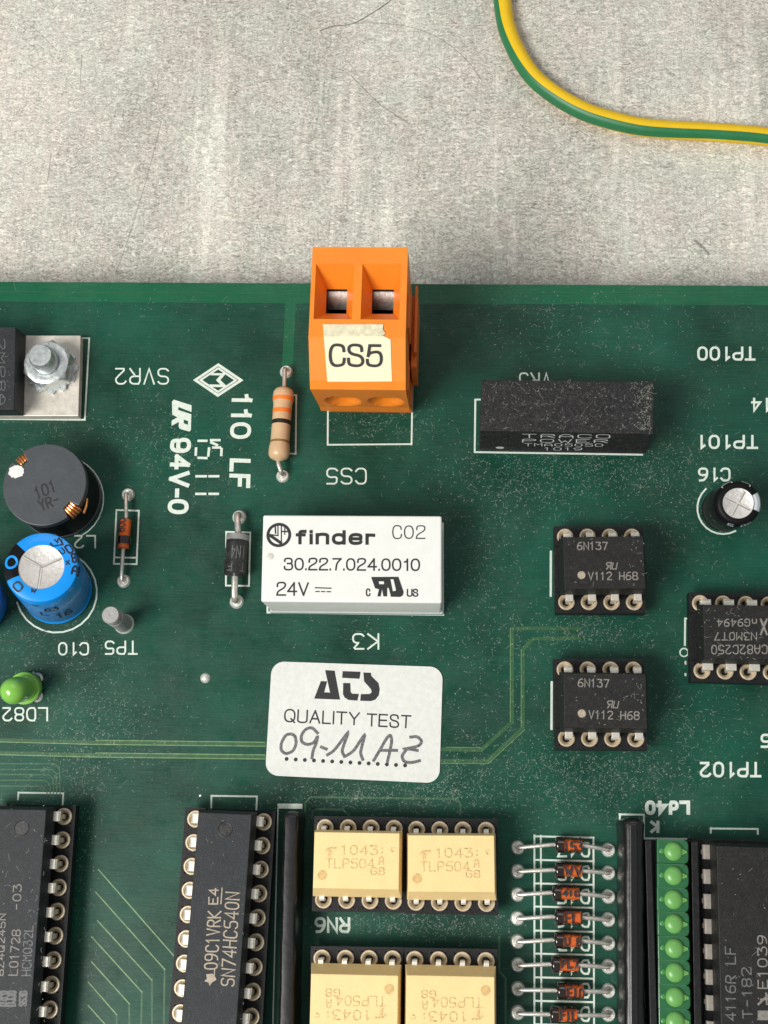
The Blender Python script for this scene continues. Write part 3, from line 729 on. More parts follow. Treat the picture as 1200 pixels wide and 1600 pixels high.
# ------------------------------------------------------------------ plug, header and paper label
ZP = 18.0
pl = P(486, 440, ZP).x; pr = P(636, 440, ZP).x
Yb = P(560, 386, ZP).y; Y1 = P(560, 412, ZP).y; Y2 = P(560, 499, ZP).y; Y3 = P(560, 527, ZP).y
Z4_, Z5_, Z6_, ZB_ = 15.2, 14.4, 4.6, 3.0
Y4 = P(560, 595, Z4_).y; Y5 = P(560, 609, Z5_).y; Y6 = P(560, 636, Z6_).y
plug = thing('terminal_plug', 'orange two-way terminal plug with a cream CS5 paper label, over the board edge', 'connector', (0.5 * (pl + pr), 0.5 * (Yb + Y6), 9))
xs = [pl, P(492, 450, ZP).x, P(552, 450, ZP).x, P(565, 450, ZP).x, P(625.5, 450, ZP).x, pr]
ysg = [Y3, Y2, Y1, Yb]
mb = MB()
for i in range(5):
    for j in range(3):
        if j == 1 and i in (1, 3): continue
        mb.add([(xs[i], ysg[j], ZP), (xs[i + 1], ysg[j], ZP), (xs[i + 1], ysg[j + 1], ZP), (xs[i], ysg[j + 1], ZP)], [(0, 1, 2, 3)])
FD = 2.7
inner = []
for (i, px0, px1) in ((1, 510, 542), (3, 581.5, 615)):
    a, b = P(px0, 470, ZP - FD).x, P(px1, 470, ZP - FD).x; c, d = P(526, 490, ZP - FD).y, P(526, 452, ZP - FD).y
    inner.append((a, b, c, d))
    mb.fr((a, b, c, d, ZP - FD), (xs[i], xs[i + 1], Y2, Y1, ZP), 0, False, False)
    mb.fr((a, b, c, d, ZP - FD - 4.5), (a, b, c, d, ZP - FD), 1, False, False)
    mb.fr((a, b, c, d, ZP - FD - 4.5), (a, b, c, d, ZP - FD - 4.4), 1, True, False)
for q in ((Y3, ZP, Y4, Z4_), (Y4, Z4_, Y5, Z5_)):
    mb.add([(pl, q[2], q[3]), (pr, q[2], q[3]), (pr, q[0], q[1]), (pl, q[0], q[1])], [(0, 1, 2, 3)])
zb = 10.2
x0 = pl + .12
gw, gh = 56, 16                                          # front face with two screw dishes
for j in range(gh + 1):
    for i in range(gw + 1):
        u, v = i / gw, j / gh; y = Y5 + (Y6 - Y5) * v; zz = Z5_ + (Z6_ - Z5_) * v
        dep = 0
        for cu in (.29, .76):
            r = math.hypot((u - cu) / .2, (v - .66) / .27)
            if r < 1: dep = max(dep, .5 * min(1, (1 - r) * 2.6))
        mb.v.append(Vector((pl + (pr - pl) * u, y + dep * 1.5, zz)))
k0 = len(mb.v) - (gw + 1) * (gh + 1)
for j in range(gh):
    for i in range(gw):
        a = k0 + j * (gw + 1) + i; mb.f.append((a, a + gw + 1, a + gw + 2, a + 1)); mb.m.append(0)
prof = [(Yb, ZP), (Y3, ZP), (Y4, Z4_), (Y5, Z5_), (Y6, Z6_), (Y6, ZB_), (Yb - .6, ZB_), (Yb, ZB_ + 1)]
for x, fl in ((pl, False), (pr, True)):
    vs = [(x, y, zz) for y, zz in prof]; f = tuple(range(len(prof))); mb.add(vs, [f if not fl else tuple(reversed(f))])
for k in range(4, 8):
    a, b = prof[k], prof[(k + 1) % 8]; mb.add([(pl, a[0], a[1]), (pr, a[0], a[1]), (pr, b[0], b[1]), (pl, b[0], b[1])], [(3, 2, 1, 0)])
o = build('plug_housing', mb, [M['orange'], M['hole']], plug, world=True)
for (a, b, c, d) in inner:
    m2 = MB(); vs = []
    for i in range(9):
        t = i / 8; y = d - .03 - (d - c) * .55 * t; zz = ZP - FD - .5 - 1.5 * (1 - math.cos(math.radians(12 + 78 * t)))
        vs += [(a + .03, y, zz), (b - .03, y, zz)]
    m2.add(vs, [(2 * i, 2 * i + 2, 2 * i + 3, 2 * i + 1) for i in range(8)])
    build('wire_clamp', m2, M['clamp'], plug, world=True, smooth=True)
# right-hand latch ribs of the plug
m2 = MB()
m2.box(pr, pr + .28, P(560, 470, 15).y - 3.4, P(560, 470, 15).y + .8, 10.5, 15.5); m2.box(pr, pr + .2, Y3 - 4, Y3 - .4, 9.6, 12.2)
build('side_rib', m2, M['orange_dark'], plug, world=True, bevel=.06)
def zs(y): return ZP if y >= Y3 else ZP + (Z4_ - ZP) * (y - Y3) / (Y4 - Y3)
class Slope:
    n = Vector((0, -(ZP - Z4_) / (Y3 - Y4), 1)).normalized()
    def at(s, px, py):
        p = P(px, py, ZP)
        for _ in range(3): p = P(px, py, zs(p.y))
        return p
SL = Slope()
Z4 = lambda l: [(460 + x / 4.444, 360 + y / 4.444) for x, y in l]
def sheet(name, L, m, lift, par, cut=None):
    vs = [SL.at(x, y) + Vector((0, 0, lift)) for x, y in reversed(Z4(L))]; n = len(vs)
    mb = MB(); mb.add(vs + [v - Vector((0, 0, .09)) for v in vs], [tuple(range(n))] + [(i, n + i, n + (i + 1) % n, (i + 1) % n) for i in range(n)])
    return build(name, mb, m, par, world=True)
lab = sheet('paper_label', [(205, 738), (612, 735), (640, 745), (668, 762), (672, 900), (678, 1050), (450, 1052), (230, 1052), (218, 900)], M['cream'], .12, plug)
sheet('paper_label', [(199, 655), (618, 655), (613, 690), (632, 716), (612, 737), (205, 740)], M['cream_dirty'], .14, plug)['label'] = 'dirty folded upper strip of the cream label'
build('lettering', sans('CS5', Z4([(240, 783), (612, 785), (612, 947), (240, 945)]), 0, .31, SL, lift=.2, gap=1.2), M['ink'], plug, world=True).parent = lab
hd = thing('board_header', 'orange header soldered to the board beneath the two-way terminal plug', 'connector', P(578, 640))
hx0 = P(514, 600).x + .1; hx1 = P(645, 600).x + .05; hy0 = Y6 + 3.6; hy1 = min(EDGE_Y - 1.2, Yb - 1.5)
m2 = MB(); m2.box(hx0, hx1, Y6 + .8, hy1, 0.1, ZB_ - .05); build('header_body', m2, M['orange_dark'], hd, world=True, bevel=.15)
m2 = MB(); fx = P(652, 520, 8.5).x; m2.box(hx1, fx, P(652, 574, 8.5).y, P(652, 462, 8.5).y, 2.0, 8.5)
m2.box(fx - .35, fx, P(652, 556, 8.5).y, P(652, 452, 8.5).y, 8.5, 9.6)
build('locking_flange', m2, M['orange_dark'], hd, world=True, bevel=.1)
for k in (-1, 1):
    m2 = MB(); xx = (hx0 + hx1) / 2 + k * 2.54; m2.box(xx - .5, xx + .5, hy0 + 3, hy0 + 4, -3.5, .1); build('pin', m2, M['silver'], hd, world=True)

# ------------------------------------------------------------------ axial parts
def solder_blob(par, p, r=.8):
    mb = MB(); mb.lathe([(0, .22), (r * .35, .26), (r * .62, .40), (r * .8, .38), (r * .95, .16), (r, .0)], 22, (p.x, p.y))
    return build('solder_joint', mb, M['solder'], par, smooth=True, world=True)
def axial(name, label, cat, j0, j1, bx0, bx1, zc, lead_r, profile, bm, bands, group=None, off=0.0, jr=.8, segs=24, marks=None, core=None):
    """j0,j1: pixel positions of the joints; bx0,bx1: pixel ends of the body axis at height zc"""
    a, b = P(*j0), P(*j1); A, B = P(bx0[0], bx0[1], zc), P(bx1[0], bx1[1], zc)
    t = thing(name, label, cat, (a + b) / 2, None, group)
    ROOT = ROOTM[t]
    d = (B - A).normalized(); Ln = (B - A).length; up = Vector((0, 0, 1)); sd = d.cross(up)
    def S(th, s, off=0.0):
        r = profile(s / Ln) + off
        return A + d * s + (up * math.cos(th) + sd * math.sin(th)) * r
    def tube_part(nm, s0, s1, m, off=0, n=None, par=t):
        mb = MB(); n = n or max(2, int(24 * (s1 - s0) / Ln)); vs = []
        for i in range(n + 1):
            s = s0 + (s1 - s0) * i / n
            for k in range(segs): vs.append(S(2 * math.pi * k / segs, s, off))
        fs = [(i * segs + k, (i + 1) * segs + k, (i + 1) * segs + (k + 1) % segs, i * segs + (k + 1) % segs) for i in range(n) for k in range(segs)]
        fs += [tuple(range(segs)), tuple(reversed(range(n * segs, (n + 1) * segs)))]
        mb.add(vs, fs); return build(nm, mb, m, par, smooth=True, world=True)
    body = tube_part('body', 0, Ln, bm)
    if core:
        mb = MB(); mb.tube([A + d * Ln * core[0], A + d * Ln * core[1]], core[2], 20); build('core', mb, M['glass'], body, smooth=True, world=True)
    for (f0, f1, m, nm) in bands: tube_part(nm, f0 * Ln, f1 * Ln, m, .02, par=body)
    for (J, E, s) in ((a, A, -1), (b, B, 1)):
        h = (J - E); h.z = 0; out = E + d * s * .25
        top = Vector((J.x, J.y, zc))
        bend = (top - E).normalized()
        pts = [E - d * s * .1, out, top - bend * .45 + Vector((0, 0, 0)), top - bend * .12 - Vector((0, 0, .15)), Vector((J.x, J.y, zc - .55 if zc > 1.2 else .5)), Vector((J.x, J.y, .1))]
        mb = MB(); mb.tube(pts, lead_r, 10); build('lead', mb, M['leadm'], t, smooth=True, world=True)
        solder_blob(t, J, jr)
    if marks:
        for (txt, u0, u1, th0, th1, wd, m, rot) in marks:
            mb = MB()
            for i, l in enumerate(norm(layout(txt))):
                q = []
                for k in range(len(l) - 1):
                    for q_ in range(3): tt = q_ / 3; q.append((l[k][0] * (1 - tt) + l[k + 1][0] * tt, l[k][1] * (1 - tt) + l[k + 1][1] * tt))
                q.append(l[-1])
                pts = []
                for (x, y) in q:
                    if rot: x, y = y, 1 - x
                    pts.append(S(th0 + (th1 - th0) * y, (u0 + (u1 - u0) * x) * Ln, .025))
                mid = sum((p for p in pts), Vector()) / len(pts); nn = (mid - (A + d * (mid - A).dot(d))).normalized()
                mb.ribbon(pts, wd, nn, .001 * (i % 4))
            build('marking', mb, m, body, world=True)
    return t
def rprof(u):     # dog-bone resistor
    e = min(u, 1 - u)
    cap = 1.27 if e > .10 else 1.27 * math.sqrt(max(0.03, 1 - ((.10 - e) / .10) ** 2))
    waist = .13 * max(0, min(1, (e - .17) / .08))
    return cap - waist
RES = axial('resistor', 'tan resistor with two orange bands and one black band left of the orange plug', 'resistor', (447.5, 581), (442, 744), (444, 604), (435, 721), 1.6, .28, rprof, M['tan'],
            ((.155, .205, M['band_orange'], 'colour_band'), (.315, .37, M['band_orange'], 'colour_band'), (.465, .52, M['band_black'], 'colour_band'), (.735, .765, M['band_gold'], 'colour_band')), jr=.82)
def dprof(r, e=.08):
    def f(u):
        k = min(u, 1 - u); return r if k > e else r * math.sqrt(max(.18, 1 - ((e - k) / e) ** 2 * .9))
    return f
axial('rectifier_diode', 'large black diode with a grey band, left of the white relay', 'diode', (374, 808), (370, 940), (372, 834), (367, 901), 1.7, .4, dprof(1.33, .02), M['black'],
      ((.0, .17, M['diode_silver'], 'cathode_band'),), jr=.86, marks=(('IN4 G', .33, .62, 1.2, -.8, .1, M['laser_faint'], True), ('T F', .72, .9, .6, -1.0, .1, M['laser_faint'], True)))
axial('glass_diode', 'lone orange glass diode with one black band, right of the drum coil', 'diode', (200.5, 773), (193.5, 908), (197, 810), (192.5, 858), 1.2, .24, dprof(.80), M['clear'],
      ((.60, .84, M['glass_dark'], 'cathode_band'),), jr=.82, core=(.05, .97, .66), marks=(('008', .06, .48, -.1, 1.0, .14, M['ink'], False),))
LJ = [1324.5, 1361.3, 1397.4, 1434.5, 1471, 1507.4, 1545, 1582]; RJ = [1328, 1363.7, 1400.5, 1436.6, 1473.4, 1510, 1547.8, 1584.6]
BX = [365, 362, 345, 362, 358, 338, 375, 330]; BY = [423, 590, 740, 897, 1050, 1210, 1382, 1540]
ORD = ['topmost', 'second', 'third', 'fourth', 'fifth', 'sixth', 'seventh', 'eighth']
MT = ['I53', 'WV', '4I0', 'FLI', 'U 8', 'FL7', 'EI0', 'FIL']
for i in range(8):
    x0 = 780 + BX[i] / 4.21; x1 = x0 + 44; y = 1220 + BY[i] / 4.21
    axial('glass_diode', ('%s small orange glass diode from the top in the column of eight' % ORD[i]) if i < 7 else 'eighth small orange glass diode, lowest in the column at the bottom edge', 'diode',
          (809, LJ[i]), (951, RJ[i]), (x0, y - .7), (x1, y + .7), 1.15, .24, dprof(.86), M['clear'],
          ((.0, .30, M['glass_dark'], 'cathode_band'),), group='orange glass diodes in a column', jr=.80,
          core=(.2, .97, .64), marks=((MT[i], .38, .95, .9 - .3 * (i % 3), -.35 - .2 * (i % 2), .19, M['ink'], False), (MT[(i + 3) % 8], .36, .9, -.75 - .2 * (i % 2), -1.7, .17, M['ink'], False), (MT[(i + 5) % 8], .36, .93, 2.1, 1.15, .17, M['ink'], False)))

# ------------------------------------------------------------------ relay
ZR = 8.0
rl = thing('relay', 'white rectangular relay with black printed numbers in the middle of the board', 'relay', P(555, 890))
tq = [P(x, y, ZR) for x, y in ((407.6, 940), (690.5, 942.5), (690.3, 806), (411, 804.5))]
def off(q, z, k=0.0):
    c = sum(q, Vector()) / 4; return [Vector((c.x + (p.x - c.x) * (1 - k), c.y + (p.y - c.y) * (1 - k), z)) for p in q]
mb = MB(); mb.hexa(off(tq, 1.0, .02), off(tq, ZR)); build('relay_case', mb, M['relay'], rl, world=True, bevel=.22, seg=3)
mb = MB(); mb.hexa(off(tq, .05, .0), off(tq, .95, .0)); build('relay_base', mb, M['relay_base'], rl, world=True, bevel=.08)
RT = HP(ZR)
Z6 = lambda l: [(390 + x / 3.75, 780 + y / 3.75) for x, y in l]
def rbox(x0, x1, y0, y1): return Z6([(x0, y0), (x1, y0), (x1, y1), (x0, y1)])
def rq(s, x0, x1, y0, y1, wd=.17, gap=1.5, sl=.006): 
    build('lettering', sans(s, Z6([(x0, y0), (x1, y0 + (x1 - x0) * sl), (x1, y1 + (x1 - x0) * sl), (x0, y1)]), 0, wd, RT, gap=gap), M['ink'], rl, world=True)
rq('finder', 270, 736, 180, 266, .37, 2.0); rq('C02', 836, 1030, 152, 234, .13); rq('30.22.7.024.0010', 200, 998, 342, 418, .18, 1.5); rq('24V', 156, 347, 484, 566, .18, 1.2)
rq('c', 681, 708, 523, 570, .15); rq('US', 921, 988, 525, 572, .15, 1.4)
mb = MB(); RB = lambda l, wd, k=0: mb.ribbon([RT.at(*p) for p in Z6(l)], wd, (0, 0, 1), .03 + .001 * k)
RB([(385, 519), (477, 522)], .13); 
for k in range(3): RB([(388 + 33 * k, 541 + k * .5), (408 + 33 * k, 541.5 + k * .5)], .12)
build('dc_symbol', mb, M['ink'], rl, world=True)
mb = MB(); c = RT.at(*Z6([(171, 210)])[0])
mb.ribbon([(c.x + 1.24 * math.cos(a * math.pi / 18), c.y + 1.24 * math.sin(a * math.pi / 18), ZR) for a in range(37)], .33, (0, 0, 1), .03)
for k, (l, wd) in enumerate((([(186, 150), (186, 246)], .13), ([(166, 148), (166, 212)], .13), ([(108, 206), (166, 214)], .14), ([(122, 214), (182, 256)], .34), ([(206, 158), (206, 206)], .12), ([(192, 190), (236, 190)], .16), ([(150, 160), (152, 200)], .16))): RB(l, wd, k)
build('company_logo', mb, M['ink'], rl, world=True)
mb = MB()
polys(mb, ([(712, 456), (872, 455), (903, 545), (897, 565), (882, 573), (828, 572), (815, 520), (806, 520), (806, 570), (784, 570), (776, 528), (768, 570), (748, 570), (758, 528), (735, 522)],), Z6, RT)
build('recognition_mark', mb, M['ink'], rl, world=True)
mb = MB(); polys(mb, ([(757, 482), (786, 482), (788, 498), (760, 498)], [(826, 470), (843, 470), (858, 535), (840, 540)]), Z6, RT, .036)
build('recognition_mark', mb, M['relay'], rl, world=True)
mb = MB(); c = RT.at(*Z6([(122, 335)])[0]); mb.lathe([(0, ZR + .02), (.32, ZR + .05), (.4, ZR + .005)], 18, (c.x, c.y)); build('moulding_mark', mb, mat('relay_gate', (.62, .61, .55), .5), rl, world=True, smooth=True)

# ------------------------------------------------------------------ black converter block
ZC = 8.2
cv = thing('power_converter', 'black oblong power converter block with dusty top and white lettering on its front', 'power module', P(880, 680))
tq = [P(x, y, ZC) for x, y in ((750, 673), (1021, 678), (1022.5, 596), (752.5, 593.3))]
mb = MB(); mb.hexa(off(tq, .15), off(tq, ZC)); build('module_case', mb, M['potting'], cv, world=True, bevel=.12)
a, b = tq[0], tq[1]; nrm = (b - a).cross(Vector((0, 0, 1))).normalized()
if nrm.y > 0: nrm = -nrm
FP = Plane(a, nrm)
Z5 = lambda l: [(720 + x / 3.636, 560 + y / 3.636) for x, y in l]
m2 = MB(); 
for s, q, wd in (('TRACO', (352, 846, 429, 449), .14), ('POWER', (352, 832, 457, 475), .14), ('TMA0505D', (362, 806, 481, 496), .11), ('1019', (478, 688, 505, 520), .11)):
    x0, x1, y0, y1 = q; dy = (x1 - x0) * .006
    m3 = stroke_text(s, Z5([(x0, y0), (x1, y0 + dy), (x1, y1 + dy), (x0, y1)]), 0, wd, FP, lift=.03)
    build('lettering', m3, M['print_white'], cv, world=True)
m2 = MB(); c = FP.at(*Z5([(222, 506)])[0]); t1 = (b - a).normalized(); m2.add([c + nrm * .03 + t1 * .5 * math.cos(k * math.pi / 10) + Vector((0, 0, 1)) * .42 * math.sin(k * math.pi / 10) for k in range(20)], [tuple(range(20))])
build('pin_one_dot', m2, M['silk'], cv, world=True)

# ------------------------------------------------------------------ regulator with bolt and nut
rg = thing('voltage_regulator', 'black regulator with a shiny metal tab bolted down at the left edge of the board', 'regulator', P(40, 585))
tz = 1.4
tq = [P(x, y, tz) for x, y in ((-8, 650), (122.5, 650), (126, 524), (-5, 524))]
mb = MB(); mb.hexa(off(tq, .1), off(tq, tz)); build('mounting_tab', mb, M['tab'], rg, world=True, bevel=.08)
zt = 5.2
b4 = [P(x, y, tz) for x, y in ((-90, 650), (37.5, 650), (41, 524), (-90, 524))]; t4 = [P(x, y, zt) for x, y in ((-130, 640), (22, 640), (24.5, 511), (-130, 510))]
mb = MB(); mb.hexa([Vector((p.x, p.y, tz + .01)) for p in b4], t4); build('regulator_body', mb, M['chipgrey'], rg, world=True, bevel=.1)
build('lettering', stroke_text('2MP8A', (-4, 8, 530, 632), -90, .09, HP(zt), lift=.03), M['laser_faint'], rg, world=True)
bp_ = P(82, 578, tz)
bt = MB(); bt.lathe([(1.5, tz), (1.5, 6.1), (1.32, 6.45), (0, 6.5)], 28, (bp_.x, bp_.y)); bolt = build('bolt', bt, M['zinc'], rg, world=True, smooth=True)
mb = MB()
for k in range(5): mb.lathe([(1.5, 4.3 + k * .36), (1.6, 4.42 + k * .36), (1.6, 4.5 + k * .36), (1.5, 4.62 + k * .36)], 28, (bp_.x, bp_.y))
build('bolt_thread', mb, M['zinc'], bolt, smooth=True)
def hexr(a, R):
    k = (math.degrees(a) - 22) % 60 - 30
    return R * math.cos(math.radians(30)) / math.cos(math.radians(k))
mb = MB(); NN = 48; rings = []
for (zz, f) in ((tz + .45, lambda a: hexr(a, 3.1)), (tz + 2.2, lambda a: hexr(a, 3.1)), (tz + 2.62, lambda a: min(hexr(a, 3.1), 2.72)), (tz + 2.72, lambda a: 2.5), (tz + 2.72, lambda a: 1.75), (tz + 2.5, lambda a: 1.52)):
    rings.append([(bp_.x + f(2 * math.pi * k / NN) * math.cos(2 * math.pi * k / NN), bp_.y + f(2 * math.pi * k / NN) * math.sin(2 * math.pi * k / NN), zz) for k in range(NN)])
vs = [p for r in rings for p in r]
mb.add(vs, [(j * NN + i, j * NN + (i + 1) % NN, (j + 1) * NN + (i + 1) % NN, (j + 1) * NN + i) for j in range(len(rings) - 1) for i in range(NN)])
build('nut', mb, M['zinc'], rg, world=True, smooth=True)
mb = MB(); st = []
for k in range(48): r = 3.25 if k % 4 < 2 else 2.85; st.append((bp_.x + r * math.cos(2 * math.pi * k / 48), bp_.y + r * math.sin(2 * math.pi * k / 48)))
mb.prism(st, tz + .02, tz + .42); build('lock_washer', mb, M['zinc'], rg, world=True)

# ------------------------------------------------------------------ drum coil
ZL = 6.6
b0 = P(96, 779); t0 = P(69.5, 757, ZL)
ind = thing('inductor', 'round dark grey drum coil with copper wire ends and a white paint dab', 'inductor', b0)
R0 = 4.9
def dpoly(cx, cy, R, notches):
    out = []
    for k in range(120):
        a = 3 * k; r = R
        for (na, hw_, dep) in notches:
            dd = (a - na + 180) % 360 - 180
            if abs(dd) < hw_: r = R - dep
        out.append((cx + r * math.cos(math.radians(a)), cy + r * math.sin(math.radians(a))))
    return out
NT = ((137, 9.5, 1.35), (-40, 9.5, 1.15))
mb = MB(); mb.prism(dpoly(b0.x, b0.y, 4.86, ((137, 9.5, 1.35),)), .5, 5.46); build('coil_sleeve', mb, M['sleeve_black'], ind, world=True, bevel=.06)
mb = MB(); mb.lathe([(0, .1), (4.98, .1), (4.98, .6), (4.7, .8), (0, .8)], 56, (b0.x, b0.y)); build('bottom_flange', mb, M['ferrite'], ind, smooth=True, world=True)
mb = MB(); mb.prism(dpoly(t0.x, t0.y, R0, NT), 5.5, ZL); build('top_flange', mb, M['ferrite'], ind, world=True, bevel=.1)
for na, tw in ((134, 0), (-40, 1)):
    for k in range(4):
        a = math.radians(na - 7 + 4.6 * k); mb = MB(); r1 = R0 - 1.05
        mb.tube([(t0.x + r1 * math.cos(a), t0.y + r1 * math.sin(a), 6.3), (t0.x + (r1 + .5) * math.cos(a), t0.y + (r1 + .5) * math.sin(a), 6.35), (t0.x + (r1 + 1.0) * math.cos(a), t0.y + (r1 + 1.0) * math.sin(a), 6.0), (t0.x + (r1 + 1.12) * math.cos(a), t0.y + (r1 + 1.12) * math.sin(a), 5.5)], .17, 8)
        build('copper_wire', mb, M['copper'], ind, smooth=True, world=True)
c1 = P(131, 802, 5.6); c2 = P(136, 779, 5.2)
mb = MB(); mb.tube([c1, (c1 + c2) / 2 + Vector((.12, 0, .1)), c2], .15, 8); build('copper_wire', mb, M['copper'], ind, smooth=True, world=True)
LP = HP(ZL)
build('lettering', stroke_text('101', [(54, 763), (79, 752), (84, 768), (59, 780)], 0, .21, LP), M['ink'], ind, world=True)
build('lettering', stroke_text('YR-', [(59, 783), (88, 773), (92, 787), (65, 798)], 0, .21, LP), M['ink'], ind, world=True)
mb = MB(); c = P(26, 737, ZL); cc = []
for k in range(30): r = .92 + random.uniform(-.10, .10); cc.append((c.x + r * math.cos(k * math.pi / 15), c.y + r * .86 * math.sin(k * math.pi / 15)))
mb.prism(cc, ZL, ZL + .1); build('paint_dab', mb, M['white_paint'], ind, world=True)

# ------------------------------------------------------------------ electrolytic capacitors
class Can:
    def __init__(s, R, H, lid, sh=.55):
        s.pr = [(lid, H - .10), (lid + .05, H - .02), (lid + (R - lid) * .45, H), (R - .16, H - .22), (R, H - .62), (R, H - 1.2), (R - .02, 1.5), (R - .18, 1.2), (R - .18, .9), (R, .6), (R - .1, .3)]
        s.acc = [0]
        for a, b in zip(s.pr, s.pr[1:]): s.acc.append(s.acc[-1] + math.hypot(b[0] - a[0], b[1] - a[1]))
        s.len = s.acc[-1]
    def S(s, th, t, off=.03):
        t = max(0, min(s.len, t))
        for i in range(len(s.pr) - 1):
            if t <= s.acc[i + 1] + 1e-9:
                f = (t - s.acc[i]) / (s.acc[i + 1] - s.acc[i]); a, b = s.pr[i], s.pr[i + 1]
                r = a[0] + (b[0] - a[0]) * f; z_ = a[1] + (b[1] - a[1]) * f; dx, dz = b[0] - a[0], b[1] - a[1]; l = math.hypot(dx, dz)
                nr, nz = -dz / l, dx / l
                return Vector(((r + nr * off) * math.cos(th), (r + nr * off) * math.sin(th), z_ + nz * off)), Vector((nr * math.cos(th), nr * math.sin(th), nz))
    def patch(s, a0, a1, t0, t1, off=.03, n=18, k=110):
        mb = MB(); vs = []
        for j in range(k + 1):
            for i in range(n + 1): vs.append(s.S(a0 + (a1 - a0) * i / n, t0 + (t1 - t0) * j / k, off)[0])
        return mb.add(vs, [(j * (n + 1) + i, (j + 1) * (n + 1) + i, (j + 1) * (n + 1) + i + 1, j * (n + 1) + i + 1) for j in range(k) for i in range(n)])
    def text(s, txt, ac, tc, wa, ht, wd, mb=None, rot=False, off=.05):
        mb = mb or MB()
        for i, l in enumerate(norm(layout(txt))):
            q = []
            for k in range(len(l) - 1):
                for z_ in range(3): t = z_ / 3; q.append((l[k][0] * (1 - t) + l[k + 1][0] * t, l[k][1] * (1 - t) + l[k + 1][1] * t))
            q.append(l[-1]); pts = []; nn = Vector()
            for x, y in q:
                if rot: x, y = y, 1 - x
                p, nr = s.S(ac + wa * (x - .5), tc - ht * (y - .5), off + .001 * (i % 4)); pts.append(p); nn += nr
            mb.ribbon(pts, wd, nn, 0)
        return mb
def capacitor(label, base, top, H, R, lid, sleeve, spin=0.0):
    t = thing('capacitor', label, 'capacitor', base, axis_matrix(base, top, spin))
    cn = Can(R, H, lid)
    mb = MB(); mb.lathe(cn.pr + [(0, .3)], 56); build('sleeve', mb, sleeve, t, smooth=True)
    mb = MB(); mb.lathe([(0, H - .16), (lid - .12, H - .16), (lid + .06, H - .06)], 48); lidp = build('lid', mb, M['alu'], t, smooth=True)
    return t, cn, lidp
b_, t_ = P(90, 924), P(64, 885, 11.3)
cap, cn, lid = capacitor('large blue capacitor with a silver lid and dark lettering below the drum coil', b_, t_, 11.3, 4.08, 2.5, M['blue'])
mb = MB(); z_ = 11.3 - .135
for k, a in enumerate((28, 152, 268)):
    a = math.radians(a); mb.ribbon([(0, 0, z_), (2.45 * math.cos(a), 2.45 * math.sin(a), z_)], .30, (0, 0, 1), .001 * k, cap=False)
build('vent_groove', mb, M['groove'], lid)
mb = MB()
for k, a in enumerate((28, 152, 268)):
    a = math.radians(a); n_ = Vector((-math.sin(a), math.cos(a), 0))
    mb.ribbon([Vector((.1 * math.cos(a), .1 * math.sin(a), z_)) + n_ * .05, Vector((2.45 * math.cos(a), 2.45 * math.sin(a), z_)) + n_ * .05], .14, (0, 0, 1), .008 + .001 * k, cap=False)
build('vent_ridge', mb, M['alu'], lid)
build('polarity_stripe', cn.patch(math.radians(140), math.radians(206), .05, cn.len - .4), M['sleeve_black'], cap)
mb = MB()
pts = [cn.S(math.radians(174) + .20 * math.sin(k * math.pi / 12), .85 + .62 * math.cos(k * math.pi / 12), .07) for k in range(25)]
mb.ribbon([p for p, n in pts], .26, (-.3, 0, 1)); build('stripe_mark', mb, M['blue'], cap)
for txt, a_, tc, wa, ht, wd, rt in (('O', 226, .85, .26, .72, .15, False), ('W', 259, .35, .16, .3, .1, False), ('D', 38, 1.15, .24, .55, .13, True), ('8T', 19, 1.5, .24, .9, .14, True), ('U', 42, .35, .2, .4, .11, True), ('A1', -3, 1.45, .22, .85, .15, True), ('X', 12, .45, .12, .3, .1, True), ('63', 283, 4.9, .30, 1.15, .17, False), ('16', 297, 8.3, .34, 1.6, .2, False), ('L', 268, 6.9, .16, 1.2, .15, False), ('V', 264, 2.9, .14, .35, .13, False)):
    build('marking', cn.text(txt, math.radians(a_), tc, wa * 1.15, ht * 1.1, wd * 1.35, rot=rt), M['ink'], cap)
mb = MB()
pts = [cn.S(math.radians(a_), tt, .05)[0] for a_, tt in ((74, .3), (74, 1.6), (60, 1.2), (52, .9), (66, .2), (74, .3))]
mb.ribbon(pts, .18, (0, .3, 1), closed=False); mb.ribbon([cn.S(math.radians(a_), tt, .055)[0] for a_, tt in ((70, .9), (62, .75), (66, 1.15))], .14, (0, .3, 1)); build('marking', mb, M['ink'], cap)
# neighbour mostly outside the frame
cap2, cn2, lid2 = capacitor('blue capacitor cut off by the left edge of the picture', P(-42, 945), P(-61, 920, 11.3), 11.3, 4.08, 2.62, M['blue'])
# small black one
b_, t_ = P(1129, 797), P(1154, 786, 10.6)
cap3, cn3, lid3 = capacitor('small black capacitor with a crossed silver lid near the right edge', b_, t_, 10.6, 2.5, 1.66, M['sleeve_black'])
mb = MB(); z_ = 10.6 - .135
for k, a in enumerate((-28, 62)):
    a = math.radians(a); mb.ribbon([(-1.5 * math.cos(a), -1.5 * math.sin(a), z_), (1.5 * math.cos(a), 1.5 * math.sin(a), z_)], .3, (0, 0, 1), .002 * k, cap=False)
build('vent_groove', mb, M['groove'], lid3)
mb = MB()
for k, a in enumerate((-28, 62)):
    a = math.radians(a); n_ = Vector((-math.sin(a), math.cos(a), 0)) * .06
    mb.ribbon([Vector((-1.5 * math.cos(a), -1.5 * math.sin(a), z_)) + n_, Vector((1.5 * math.cos(a), 1.5 * math.sin(a), z_)) + n_], .16, (0, 0, 1), .006 + .002 * k, cap=False)
build('vent_ridge', mb, M['alu'], lid3)
st_ = build('polarity_stripe', cn3.patch(math.radians(-22), math.radians(30), .12, cn3.len - .5), M['grey_ink'], cap3)
mb = MB()
for a_ in (4,): mb.ribbon([cn3.S(math.radians(a_), t_, .05)[0] for t_ in (1.0, 1.5, 2.2)], .22, (1, 0, 1))
